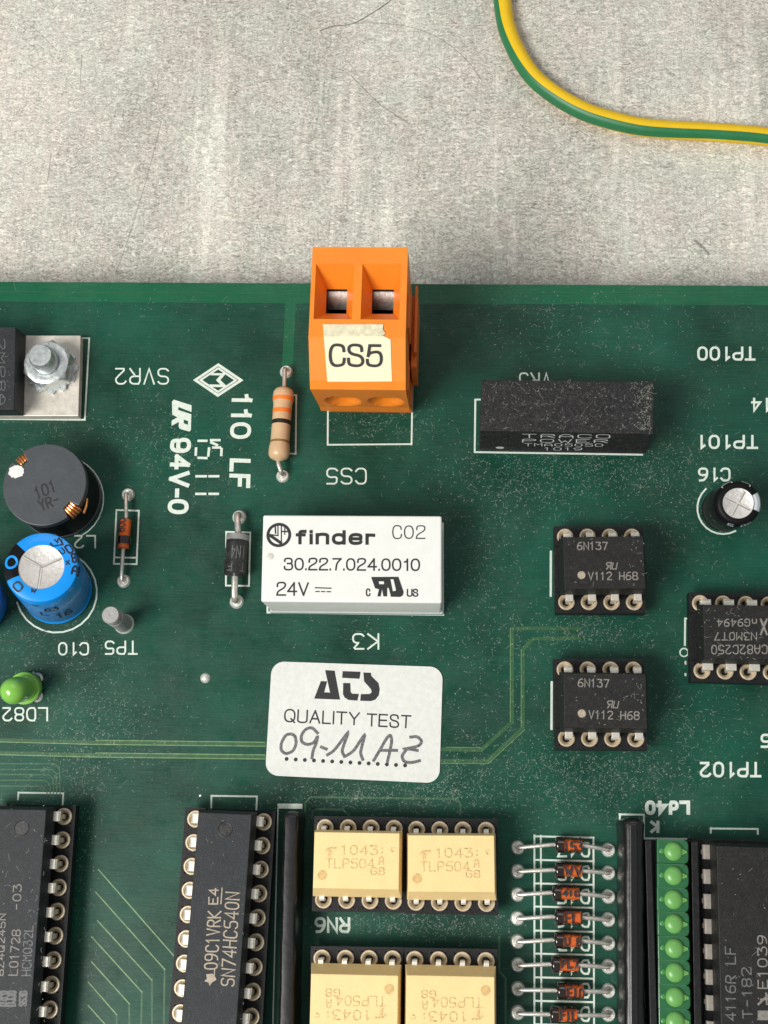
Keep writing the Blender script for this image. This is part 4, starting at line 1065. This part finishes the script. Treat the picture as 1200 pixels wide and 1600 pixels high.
build('stripe_mark', mb, M['ink'], cap3)
build('marking', cn3.text('5', math.radians(252), 1.15, .24, .62, .12), M['grey_ink'], cap3)
build('marking', cn3.text('05', math.radians(292), 1.15, .46, .62, .12), M['grey_ink'], cap3)
build('marking', cn3.text('U', math.radians(120), .95, .5, .35, .12), M['grey_ink'], cap3); build('marking', cn3.text('L', math.radians(68), .8, .4, .3, .12), M['grey_ink'], cap3)
build('marking', cn3.text('16V', math.radians(225), 5.0, .8, .8, .1), M['laser_faint'], cap3)

# ------------------------------------------------------------------ test pin, single LED
b_ = P(194, 975)
tpn = thing('test_pin', 'small grey cylindrical test pin standing beside the blue capacitor', 'test pin', b_)
mb = MB(); mb.lathe([(0, .1), (1.02, .1), (1.02, 4.6), (.92, 4.7), (.92, 4.95), (1.02, 5.05), (1.02, 6.3), (.92, 6.45), (.15, 6.45), (0, 6.3)], 32); build('pin_shaft', mb, M['pin_grey'], tpn, smooth=True)
mb = MB(); mb.lathe([(1.03, .35), (1.12, .15), (1.2, .02)], 24); build('solder_fillet', mb, M['solder'], tpn, smooth=True)
b_, t_ = P(44, 1074, .3), P(21, 1079.5, 5.2)
led = thing('status_led', 'single light green LED leaning left above its LD82 marking', 'LED', b_, axis_matrix(b_, t_))
H = (t_ - b_).length
prof = [(0, .6), (1.85, .6), (1.85, 1.5), (1.5, 1.6), (1.5, H)] + [(1.5 * math.cos(math.radians(a)), H + 1.5 * math.sin(math.radians(a))) for a in range(9, 91, 9)]
mb = MB(); mb.lathe(prof, 36); build('lens', mb, M['led'], led, smooth=True)
mb = MB(); mb.lathe([(0, 0), (1.9, 0), (1.9, .55), (0, .55)], 8); build('spacer', mb, M['laminate'], led)
for y in (-1.27, 1.27):
    q = P(58, 1074 - y * 11); mb = MB(); mb.lathe([(0, .5), (.4, .4), (.7, .03)], 16, (q.x, q.y)); build('solder_joint', mb, M['solder'], led, smooth=True, world=True)
mb = MB(); pxline(mb, [(40, 1096), (52, 1094), (63, 1086)], .35, 0, .05); pxline(mb, [(52, 1052), (61, 1060)], .35, 0, .05); build('silkscreen_outline', mb, M['silk'], board)

# ------------------------------------------------------------------ sockets and chips
ZS = 3.1
def mk_contact():
    mb = MB(); n = 28
    mb.lathe([(.93, 2.6), (.93, ZS + .18), (.86, ZS + .24), (.76, ZS + .24), (.60, ZS + .05), (.40, ZS - .25)], n, mi=0)
    mb.lathe([(.40, ZS - .25), (.40, ZS - 1.2), (0, ZS - 1.2)], n, mi=1)
    return mb
contact0 = None
def socket(label, loc, rz, n, group=None, hide=()):
    global contact0
    t = thing('chip_socket', label, 'chip socket', loc, rz, group)
    L = n * 2.54 - .05; mb = MB()
    for s in (-1, 1):      # two rails, made of blocks between contacts so wells stay open
        y0, y1 = (s * 5.05, s * 2.75) if s < 0 else (2.75, 5.05)
        mb.box(-L / 2, L / 2, y0, y1, 1.5, 2.55)
        g = .80
        mb.box(-L / 2, L / 2, s * 3.81 - 1.24 if s < 0 else 2.75, s * 3.81 - g if s < 0 else 3.81 - g, 2.55, ZS)
        mb.box(-L / 2, L / 2, s * 3.81 + g, 5.05 if s > 0 else -2.75, 2.55, ZS)
        e = -L / 2
        for k in range(n + 1):
            x1 = (k - (n - 1) / 2) * 2.54 - g if k < n else L / 2
            mb.box(e, x1, s * 3.81 - g, s * 3.81 + g, 2.55, ZS - .004); e = x1 + 2 * g
    mb.box(-L / 2, -L / 2 + 1.1, -2.75, 2.75, 1.5, ZS - .3); mb.box(L / 2 - 1.1, L / 2, -2.75, 2.75, 1.5, ZS - .3)
    for sx in (-1, 1):
        for sy in (-1, 1): mb.box(sx * (L / 2 - .9) - .5, sx * (L / 2 - .9) + .5, sy * 3.2 - .4, sy * 3.2 + .4, .02, 1.5)
    body = build('socket_body', mb, M['socket'], t)
    for s in (-1, 1):
        for k in range(n):
            if contact0 is None:
                c = build('contact', mk_contact(), [M['gold'], M['hole']], t, smooth=True); contact0 = c
            else:
                c = bpy.data.objects.new('contact', contact0.data); COL.objects.link(c); c.parent = t
            c.location = ((k - (n - 1) / 2) * 2.54, s * 3.81, 0)
    return t
lead_mesh = {}
def chip(label, loc, rz, n, m, lw=1.0, ztop=7.0, top_in=(.35, .35, .35), wid=6.5, group=None, dx=0, leadm=None, zpart=5.0, cat='chip', name='integrated_circuit', zbot=3.5):
    t = thing(name, label, cat, loc, rz, group)
    L = n * 2.54 - .55; hw_ = wid / 2; mb = MB()
    a, b, c = top_in    # inset at the ends, at the pin-one side (-y), at the far side (+y)
    mb.fr((-L / 2 + .3, L / 2 - .3, -hw_ + .3, hw_ - .3, zbot), (-L / 2, L / 2, -hw_, hw_, zpart), 0, True, False)
    mb.fr((-L / 2, L / 2, -hw_, hw_, zpart), (-L / 2 + a, L / 2 - a, -hw_ + b, hw_ - c, ztop), 0, False, True)
    build('chip_body', mb, m, t, bevel=.07)
    key = (lw, wid, zpart)
    for s in (-1, 1):
        for k in range(n):
            if key not in lead_mesh:
                mb = MB(); th = .14; y1 = 3.95; y0 = hw_ - .3
                mb.box(-lw / 2, lw / 2, y0, y1 - .18, zpart - th, zpart + th)
                mb.add([(-lw / 2, y1 - .18, zpart + th), (lw / 2, y1 - .18, zpart + th), (lw / 2, y1, zpart), (-lw / 2, y1, zpart), (-lw / 2, y1 - .18, zpart - th), (lw / 2, y1 - .18, zpart - th)], [(0, 1, 2, 3), (0, 3, 4), (1, 5, 2)])
                mb.box(-lw / 2, lw / 2, y1 - .25, y1, zpart - .7, zpart); mb.box(-.26, .26, y1 - .25, y1, 2.6, zpart - .7)
                o = build('lead', mb, leadm or M['silver'], t, bevel=.03); lead_mesh[key] = o.data
            else:
                o = bpy.data.objects.new('lead', lead_mesh[key]); COL.objects.link(o); o.parent = t
            o.location = ((k - (n - 1) / 2) * 2.54, 0, 0)
            if s < 0: o.rotation_euler = (0, 0, math.pi)
    return t
def wloc(px, py, h): p = P(px, py, h); return Vector((p.x, p.y, 0))
def ang(a, b, h): d = P(*b, h) - P(*a, h); return math.atan2(d.y, d.x)
ZTOP = 7.0; CT = HP(ZTOP)
def etch(t, s, quad, rot, wd, m, plane, gap=1.7): return build('marking', stroke_text(s, quad, rot, wd, plane, lift=.025, gap=gap), m, t, world=True)
def sock_from(px, h=ZS):   # four corner contact pixels: TL, TR, BR, BL
    q = [P(x, y, h + .2) for x, y in px]; c = sum(q, Vector()) / 4; d = (q[1] - q[0]) + (q[2] - q[3])
    return Vector((c.x, c.y, 0)), math.atan2(d.y, d.x)
# 6N137 pair
Z8 = lambda l: [(840 + x / 3.333, 800 + y / 3.333) for x, y in l]
l1, r1 = sock_from(Z8([(145, 125), (500, 128), (500, 468), (145, 470)]))
s1 = socket('black socket under the upper of the two small black chips by the converter', l1, r1, 4)
c1_ = chip('small black chip with grey lettering and pale dot, upper of two right of the relay', l1 + Vector((.12, 0, 0)), r1 + .01, 4, M['chip'], lw=.85, wid=6.6)
def z8b(x0, x1, y0, y1): return Z8([(x0, y0), (x1, y0), (x1, y1), (x0, y1)])
etch(c1_, '6N137', z8b(207, 362, 158, 195), 0, .13, M['laser'], CT); etch(c1_, 'V112 H68', z8b(264, 518, 314, 352), 0, .13, M['laser'], CT)
mb = MB()
for i, l in enumerate(([(378, 280), (362, 280), (357, 270), (362, 263), (383, 263), (378, 297)], [(370, 282), (358, 298)], [(392, 265), (386, 296), (408, 297), (414, 265)])): mb.ribbon([CT.at(*p) for p in Z8(l)], .12, (0, 0, 1), .025 + .001 * i)
build('marking', mb, M['laser'], c1_, world=True)
mb = MB(); c = CT.at(*Z8([(227, 328)])[0]); mb.disc((c.x, c.y, ZTOP + .02), .44, 24); build('pin_one_dot', mb, M['laser_tan'], c1_, world=True)
l2, r2 = sock_from(Z8([(145, 818), (503, 820), (510, 1182), (147, 1180)]))
dup(s1, l2, r2, 'black socket under the lower of the two small black chips above the diodes')
dup(c1_, l2 + Vector((.15, 0, 0)), r2 - .012, 'small black chip with grey lettering and pale dot, lower of two, right of the sticker')
# transceiver at right edge
l3, r3 = sock_from([(1095, 939.5), (1202, 942), (1204, 1053), (1097.5, 1050.5)])
socket('black socket cut by the right edge of the picture', l3, r3, 4)
c3_ = chip('black chip with upside-down lettering cut by the right edge of the picture', l3 + Vector((.3, 0, 0)), r3, 4, M['chip'], lw=1.15, wid=6.6)
etch(c3_, 'nG9494', z8b(937, 1140, 560, 596), 180, .12, M['laser'], CT); etch(c3_, 'N3M0T7', z8b(922, 1140, 630, 668), 180, .12, M['laser'], CT); etch(c3_, 'PCA82C250', z8b(906, 1232, 696, 740), 180, .12, M['laser'], CT)
etch(c3_, 'NX', z8b(1162, 1240, 562, 640), 180, .22, M['laser'], CT)
# two long ICs
Z2 = lambda l: [(260 + x / 4.21, 1220 + y / 4.21) for x, y in l]
def long_ic(pL0, pR0, pitch_end, label_s, label_c, ct_off, leadw, m):
    q0, q1 = P(*pL0, ZS + .2), P(*pR0, ZS + .2); e = P(*pitch_end, ZS + .2)
    dirv = (e - q0); dirv.z = 0; dirv.normalize(); perp = Vector((-dirv.y, dirv.x, 0))
    if perp.x < 0: perp = -perp
    c = (q0 + q1) / 2; c.z = 0; c = c + dirv * (9 * 2.54 / 2)
    a = math.atan2(-dirv.y, -dirv.x) ; a = math.atan2(dirv.y, dirv.x) + math.pi        # local +x points up the picture
    s = socket(label_s, c, a, 10); ch = chip(label_c, c + perp * ct_off, a, 10, m, lw=leadw, wid=6.5, ztop=6.9)
    return s, ch
s_, ic2 = long_ic((303, 1281), (414, 1283), (280, 1581), 'long black socket left of centre at the bottom, holding a long black chip', 'long black chip with tan lettering reading upwards, left of the cream chips', 0.0, 1.05, M['chipgrey'])
T6 = HP(6.9)
etch(ic2, '09C1VRK', Z2([(275, 862), (357, 862), (333, 1240), (251, 1240)]), 90, .15, M['laser_tan'], T6)
etch(ic2, 'E4', Z2([(281, 712), (338, 712), (335, 812), (277, 812)]), 90, .15, M['laser_tan'], T6)
etch(ic2, 'SN74HC540N', Z2([(390, 735), (478, 740), (445, 1352), (362, 1345)]), 90, .15, M['laser_tan'], T6)
mb = MB(); mb.ribbon([T6.at(*p) for p in Z2([(364, 708), (357, 810)])], .13, (0, 0, 1), .025)
mb.ribbon([T6.at(*p) for p in Z2([(318, 1240), (316, 1285)])], .12, (0, 0, 1), .026)
polys(mb, ([(262, 1275), (305, 1270), (322, 1290), (330, 1310), (300, 1330), (285, 1352), (278, 1330), (250, 1320), (268, 1305)],), Z2, T6, .027); build('marking', mb, M['laser_tan'], ic2, world=True)
def indent(t, px, py, r, pl_):
    c = pl_.at(px, py); mb = MB(); mb.lathe([(r, c.z + .005), (r + .07, c.z + .035), (r + .14, c.z + .004)], 26, (c.x, c.y)); mb.disc((c.x, c.y, c.z + .006), r, 26)
    build('index_dimple', mb, [M['black']], t, smooth=True, world=True)
indent(ic2, 350.8, 1296.5, .68, T6)
s_, ic1 = long_ic((-10, 1273), (104, 1277), (-36, 1575), 'long black socket at the bottom left corner of the picture', 'long black chip at the bottom left corner of the picture', 0.0, 1.05, M['chipgrey'])
Z1 = lambda l: [(x / 3.81, 1180 + y / 3.81) for x, y in l]
indent(ic1, 34, 1294, .72, T6)
etch(ic1, '-03', Z1([(82, 770), (128, 770), (122, 915), (76, 915)]), 90, .12, M['laser'], T6)
etch(ic1, 'L01728', Z1([(75, 1040), (122, 1040), (103, 1308), (52, 1308)]), 90, .12, M['laser'], T6)
etch(ic1, 'HCM032L', Z1([(148, 1015), (198, 1015), (182, 1310), (130, 1310)]), 90, .12, M['laser_faint'], T6)
etch(ic1, '8Z4Q245N', Z1([(-5, 945), (34, 945), (20, 1310), (-20, 1310)]), 90, .12, M['laser'], T6)
etch(ic1, 'SS3B', Z1([(120, 1405), (160, 1405), (155, 1490), (115, 1490)]), 90, .2, M['laser_faint'], T6)
etch(ic1, 'B3S8', Z1([(0, 1405), (95, 1405), (90, 1490), (-5, 1490)]), 90, .22, M['laser_faint'], T6)

# cream optocouplers
Z9 = lambda l: [(460 + x / 3.53, 1220 + y / 3.53) for x, y in l]
rows = [([(172, 254), (550, 260), (543, 665), (160, 660)], 0), ([(676, 265), (1057, 270), (1057, 678), (673, 672)], 0),
        ([(153, 980), (540, 985), (535, 1410), (140, 1405)], 1), ([(666, 988), (1055, 995), (1055, 1425), (660, 1420)], 1)]
pos = [sock_from(Z9(q)) for q, f in rows]
# lower row: pitch from the top contacts, row spacing is fixed
for i in (2, 3):
    q = rows[i][0]; a_, b_ = P(*Z9([q[0]])[0], ZS + .2), P(*Z9([q[1]])[0], ZS + .2); d = (b_ - a_).normalized(); c = (a_ + b_) / 2
    pos[i] = (Vector((c.x, c.y, 0)) + Vector((d.y, -d.x, 0)) * 3.81, math.atan2(d.y, d.x))
sk = socket('black socket under the upper left cream chip', pos[0][0], pos[0][1], 4)
oc = chip('cream chip with faint tan lettering, upper left of the block of four', pos[0][0] + Vector((0, .05, 0)), pos[0][1] - .0, 4, M['optoy'], lw=.55, wid=7.0, ztop=6.6, top_in=(.22, .95, .25), zpart=4.5, zbot=3.45)
OP = HP(6.6)
def z9b(x0, x1, y0, y1): return Z9([(x0, y0), (x1, y0 + 2), (x1, y1 + 2), (x0, y1)])
etch(oc, '1043:', z9b(265, 485, 357, 405), 0, .13, M['etch'], OP); etch(oc, 'TLP504', z9b(177, 440, 430, 480), 0, .11, M['etch'], OP); etch(oc, 'A', z9b(469, 493, 417, 460), 0, .11, M['etch'], OP); etch(oc, 'G8', z9b(424, 497, 478, 516), 0, .11, M['etch'], OP)
mb = MB()
for i, (l, wd) in enumerate((([(178, 385), (190, 372), (228, 370)], .2), ([(198, 390), (196, 414)], .3), ([(552, 367), (536, 370), (531, 380), (545, 390)], .12))): mb.ribbon([OP.at(*p) for p in Z9(l)], wd, (0, 0, 1), .025 + .001 * i)
build('marking', mb, M['etch'], oc, world=True)
mb = MB(); c = OP.at(*Z9([(155, 520)])[0]); mb.disc((c.x, c.y, 6.62), .46, 24); mb2 = mb
build('pin_one_dot', mb, mat('cream_dimple', (.66, .44, .17), .6, var=.2, vscale=2), oc, world=True)
mb = MB(); mb.ribbon([(c.x + .46 * math.cos(k * math.pi / 12), c.y + .46 * math.sin(k * math.pi / 12), 6.6) for k in range(25)], .09, (0, 0, 1), .03); build('pin_one_dot', mb, M['etch'], oc, world=True)
for i, nm in ((1, 'upper right'), (2, 'lower left'), (3, 'lower right')):
    dup(sk, pos[i][0], pos[i][1], 'black socket under the %s cream chip' % nm)
    fl = rows[i][1]
    dup(oc, pos[i][0] + Vector((0, (-.05 if not fl else -.05), 0)), pos[i][1] + (math.pi if fl else 0) + (.0, .006, -.004, .004)[i], 'cream chip, %s of the block of four%s' % (nm, ', lettering upside down' if fl else ', lettering upright'))

def grp(pred, g):
    for o in bpy.data.objects:
        if o.parent is None and o.type == 'EMPTY' and 'group' not in o and pred(o): o['group'] = g
grp(lambda o: o['label'].startswith('cream chip'), 'cream optocoupler chips in a block of four')
grp(lambda o: 'pale dot' in o['label'], 'pair of small black chips right of the relay')
grp(lambda o: o['category'] == 'chip socket', 'black round-contact chip sockets')
grp(lambda o: o['category'] == 'chip', 'black chips in sockets')
grp(lambda o: o['category'] == 'capacitor' and 'blue' in o['label'], 'blue capacitors at the left edge')
jr = random.Random(5)
for o in [x for x in bpy.data.objects if x.parent is None and x.name.startswith('integrated_circuit')]:
    e = o.rotation_euler; o.rotation_euler = (jr.uniform(-.006, .006), jr.uniform(-.006, .006), e.z + jr.uniform(-.006, .006))
# ------------------------------------------------------------------ resistor network bars (dipped epoxy)
def sip_bar(label, p0, p1, wpx, h, length=46, ridge=True):
    a, b = P(*p0, h * .7), P(*p1, h * .7); d = (b - a); d.z = 0; d.normalize(); a.z = 0
    t = thing('resistor_network', label, 'resistor network', a, math.atan2(d.y, d.x))
    W = wpx / 13.4 / 2; mb = MB(); n = 60; sec = 14; vs = []
    for i in range(n + 1):
        x = .8 * (i / 12) ** 2 if i < 12 else .8 + (length - .8) * (i - 12) / (n - 12); e = max(.04, math.sqrt(max(0.0, 1 - max(0, (.8 - x) / .8) ** 2))); wv = 1 + .035 * math.sin(x * .9 + 1) + .03 * math.sin(x * 2.3)
        for k in range(sec + 1):
            th = math.pi * k / sec; c, s = math.cos(th), math.sin(th)
            vs.append((x, W * e * wv * (abs(c) ** .4) * (1 if c > 0 else -1), .25 + (h - .25) * (.8 + .2 * e) * abs(s) ** .55))
    for i in range(n):
        for k in range(sec): mb.f.append((i * (sec + 1) + k, i * (sec + 1) + k + 1, (i + 1) * (sec + 1) + k + 1, (i + 1) * (sec + 1) + k)); mb.m.append(0)
    mb.f.append(tuple(range(sec + 1))); mb.m.append(0); mb.v = [Vector(v) for v in vs]
    t['group'] = 'long black resistor bars'
    build('dipped_body', mb, M['gloss'], t, smooth=True)
    if ridge:
        mb = MB(); mb.box(.7, length - 1.5, -W * .42, W * .30, h - .45, h + .1); build('top_ridge', mb, M['gloss'], t, bevel=.18)
    return t
sip_bar('long glossy black resistor bar between the long black chip and the cream chips', (457, 1267), (449, 1620), 27, 5.2, ridge=False)
sip_bar('long glossy black resistor bar between the diodes and the green LEDs', (988, 1277), (989.5, 1620), 35, 5.2)

# ------------------------------------------------------------------ LED row
Zl = lambda l: [(950 + x / 4.212, 1220 + y / 4.212) for x, y in l]
ex = thing('led_strip_holder', 'black holder strip carrying the column of green LEDs', 'LED holder', P(1050, 1320))
yt = 1312
hq0 = [P(x, y, 3.0) for x, y in ((1016, 1660), (1101, 1660), (1094.5, yt), (1007, yt))]
mb = MB(); mb.hexa(off(hq0, .1), hq0); build('holder_base', mb, M['socket'], ex, world=True, bevel=.08)
hq1 = [P(x, y, 4.6) for x, y in ((1017.5, 1660), (1029, 1660), (1018, yt + 1), (1008, yt + 1))]
mb = MB(); mb.hexa([Vector((p.x, p.y, 3.0)) for p in hq1], hq1); build('holder_rail', mb, M['socket'], ex, world=True, bevel=.08)
hq1 = [P(x, y, 4.3) for x, y in ((1086, 1660), (1098, 1660), (1091, yt + 3), (1080, yt + 3))]
mb = MB(); mb.hexa([Vector((p.x, p.y, 3.0)) for p in hq1], hq1); build('holder_rail', mb, M['socket'], ex, world=True, bevel=.08)
ledc = [(436, 465), (437, 625), (437, 783), (440, 943), (443, 1105), (446, 1265), (447, 1427), (450, 1588)]
led0 = None
d0 = P(*Zl([ledc[7]])[0], 5.2) - P(*Zl([ledc[0]])[0], 5.2); lang = math.atan2(d0.y, d0.x) + math.pi / 2
for i, c in enumerate(ledc):
    p = P(*Zl([c])[0], 5.4); p.z = 0
    lb = ('%s green LED from the top in the column of eight' % ORD[i]) if i else 'topmost green LED in the column, under the white Ld40 marking'
    if i == 7: lb = 'eighth green LED, cut by the bottom edge of the picture'
    if led0 is None:
        led0 = thing('green_led', lb, 'LED', p, lang, 'green LEDs in a column')
        x0, x1, y0, y1 = -1.72, 1.58, -1.24, 1.24
        pts = [(x0, y0), (x1 - .45, y0), (x1 - .12, y0 + .14), (x1, y0 + .5), (x1, y1 - .5), (x1 - .12, y1 - .14), (x1 - .45, y1), (x0, y1)]
        mb = MB(); mb.prism(pts, 3.02, 4.9); build('led_body', mb, M['led_body'], led0, bevel=.08)
        mb = MB(); mb.lathe([(1.0, 4.88), (.97, 5.02), (.86, 5.2), (.6, 5.36), (.3, 5.43), (0, 5.45)], 32); mb.lathe([(.17, 4.9), (.17, 5.08), (0, 5.1)], 16, (1.22, 0)); mb.hexa([(.75, -.5, 4.89), (1.25, -.15, 4.89), (1.25, .15, 4.89), (.75, .5, 4.89)], [(.7, -.4, 5.12), (1.25, -.12, 5.07), (1.25, .12, 5.07), (.7, .4, 5.12)]); build('lens', mb, M['led_dot'], led0, smooth=True)
        mb = MB(); mb.lathe([(.26, 4.905), (.22, 4.93), (0, 4.95)], 16, (-1.24, 0)); build('reflector', mb, mat('led_green_spot', (.06, .25, .06), .3), led0, smooth=True)  # small lighter green bump on the LED body
    else: dup(led0, p, lang, lb)

# ------------------------------------------------------------------ right resistor pack
rp = chip('large black resistor pack with grey lettering at the bottom right corner', Vector((0, 0, 0)), 0, 8, M['chip'], lw=1.5, wid=6.6, name='resistor_pack', cat='resistor pack', ztop=7.4, leadm=mat('dull_lead', (0.30, 0.27, 0.235), 0.5, 0.2, var=0.2, vscale=1.5))
bpy.data.objects.remove(kids(rp)[0]) if False else None
q0 = P(1105, 1220 + 468 / 4.212, 4.6); q7 = P(1111, 1220 + 1568 / 4.212, 4.6)
dv = (q7 - q0); dv.z = 0; dv.normalize(); pv = Vector((-dv.y, dv.x, 0)); pv = pv if pv.x > 0 else -pv
c = Vector((q0.x, q0.y, 0)) + dv * (3.5 * 2.54) + pv * 3.45
a_ = math.atan2(dv.y, dv.x) + math.pi
rp.location = c; rp.rotation_euler = (0, 0, a_); ROOTM[rp] = Matrix.Translation(c) @ Matrix.Rotation(a_, 4, 'Z')
for k in kids(rp): ROOTM[k] = ROOTM[rp]
sp = thing('chip_socket', 'black socket under the large resistor pack at the bottom right corner', 'chip socket', c, a_)
mb = MB(); mb.box(-10.3, 10.3, -4.9, 4.9, .4, 2.9); build('socket_body', mb, M['socket'], sp, bevel=.1)
RPp = HP(7.4)
etch(rp, '4116R LF', Zl([(772, 1092), (838, 1095), (838, 1575), (778, 1575)]), 90, .13, M['laser_faint'], RPp)
etch(rp, 'T-182', Zl([(880, 1232), (940, 1232), (948, 1560), (888, 1560)]), 90, .13, M['laser_faint'], RPp)
etch(rp, 'E1039', Zl([(985, 1020), (1042, 1020), (1050, 1365), (988, 1365)]), 90, .13, M['laser'], RPp)
mb = MB()
for i, (l, wd) in enumerate((([(990, 1470), (1060, 1405)], .2), ([(1040, 1400), (1045, 1470)], .2), ([(1005, 1440), (1060, 1435)], .2))): mb.ribbon([RPp.at(*p) for p in Zl(l)], wd, (0, 0, 1), .025 + .001 * i)
polys(mb, ([(985, 1512), (1060, 1512), (1060, 1575), (985, 1575)],), Zl, RPp, .03); build('marking', mb, M['laser'], rp, world=True)

# ------------------------------------------------------------------ lint and dust lying about
rnd = random.Random(3)
mb = MB()
def fibre(x, y, z, L, wd, curl):
    a = rnd.uniform(0, 2 * math.pi); n = 2 if L < .5 else 4; pts = []; px_, py_ = x, y
    for k in range(n + 1):
        pts.append(Vector((px_, py_, z))); a += curl * rnd.uniform(-.2, 1.0); px_ += L / n * math.cos(a); py_ += L / n * math.sin(a)
    mb.ribbon(pts, wd, (0, 0, 1), rnd.uniform(0, .01), cap=False, closed=False)
def blocked(px, py): return 414 < px < 692 and 1034 < py < 1222
clusters = [(600, 800, 420, 330, 700), (930, 735, 110, 26, 650), (800, 760, 70, 45, 300), (1060, 800, 60, 80, 260), (760, 1000, 60, 80, 320), (740, 860, 30, 50, 110), (820, 1180, 150, 40, 420), (600, 1245, 110, 16, 420), (930, 1240, 90, 30, 380),
            (150, 1130, 60, 50, 380), (100, 1220, 40, 40, 220), (60, 1010, 60, 40, 200), (240, 700, 50, 40, 140), (330, 720, 50, 40, 90), (600, 665, 50, 18, 170), (870, 500, 90, 35, 230), (660, 1445, 80, 12, 330), (920, 985, 60, 18, 260), (1080, 1120, 60, 50, 260), (130, 1320, 14, 90, 130), (700, 1225, 20, 20, 100), (940, 1200, 90, 12, 180), (200, 480, 150, 14, 40), (1050, 560, 90, 70, 120), (560, 985, 80, 30, 60), (120, 665, 60, 15, 60)]
for cx, cy, sx, sy, n in clusters:
    for _ in range(int(n * (1.45 if sx < 400 else .8))):
        px_, py_ = rnd.gauss(cx, sx), rnd.gauss(cy, sy)
        if py_ < 446 or blocked(px_, py_): continue
        p = P(px_, py_)
        if rnd.random() < .74: fibre(p.x, p.y, .05, rnd.uniform(.05, .22), rnd.uniform(.025, .08), .3)
        else: fibre(p.x, p.y, .05, rnd.uniform(.2, .75) * (2.0 if rnd.random() < .05 else 1), rnd.uniform(.014, .034), rnd.choice((-1, 1)) * rnd.uniform(.1, 1.0))
def top_dust(x0, x1, y0, y1, h, n, edge=0):
    for _ in range(n):
        px_, py_ = rnd.uniform(x0, x1), rnd.uniform(y0, y1)
        if edge and rnd.random() < .4: px_ = x1 - abs(rnd.gauss(0, 14))
        p = P(min(px_, x1), py_, h + .03)
        if rnd.random() < .7: fibre(p.x, p.y, h + .03, rnd.uniform(.08, .25), rnd.uniform(.03, .07), .3)
        else: fibre(p.x, p.y, h + .03, rnd.uniform(.3, .8), .028, rnd.uniform(-1, 1))
top_dust(754, 1018, 597, 672, 8.2, 300, 1)
top_dust(876, 1006, 838, 918, 7.0, 34, 1); top_dust(876, 1006, 1050, 1135, 7.0, 40, 1); top_dust(1090, 1200, 952, 1032, 7.0, 45)
top_dust(310, 385, 1275, 1600, 6.9, 26); top_dust(2, 72, 1255, 1600, 6.9, 60); top_dust(1120, 1200, 1310, 1600, 7.4, 24); top_dust(2, 22, 515, 635, 5.2, 12)
dust = build('dust_and_lint', mb, M['lint'], kind='stuff')
dust['label'] = 'pale specks of dust and lint scattered over the board'; dust['category'] = 'dust'
# single long curls by the sticker
for pts in ([(690, 1125), (694, 1150), (690, 1175), (686, 1200)], [(706, 1160), (700, 1180), (688, 1195), (684, 1208)], [(500, 1440), (470, 1290), (380, 1270)]):
    pass
bpy.context.view_layer.update()
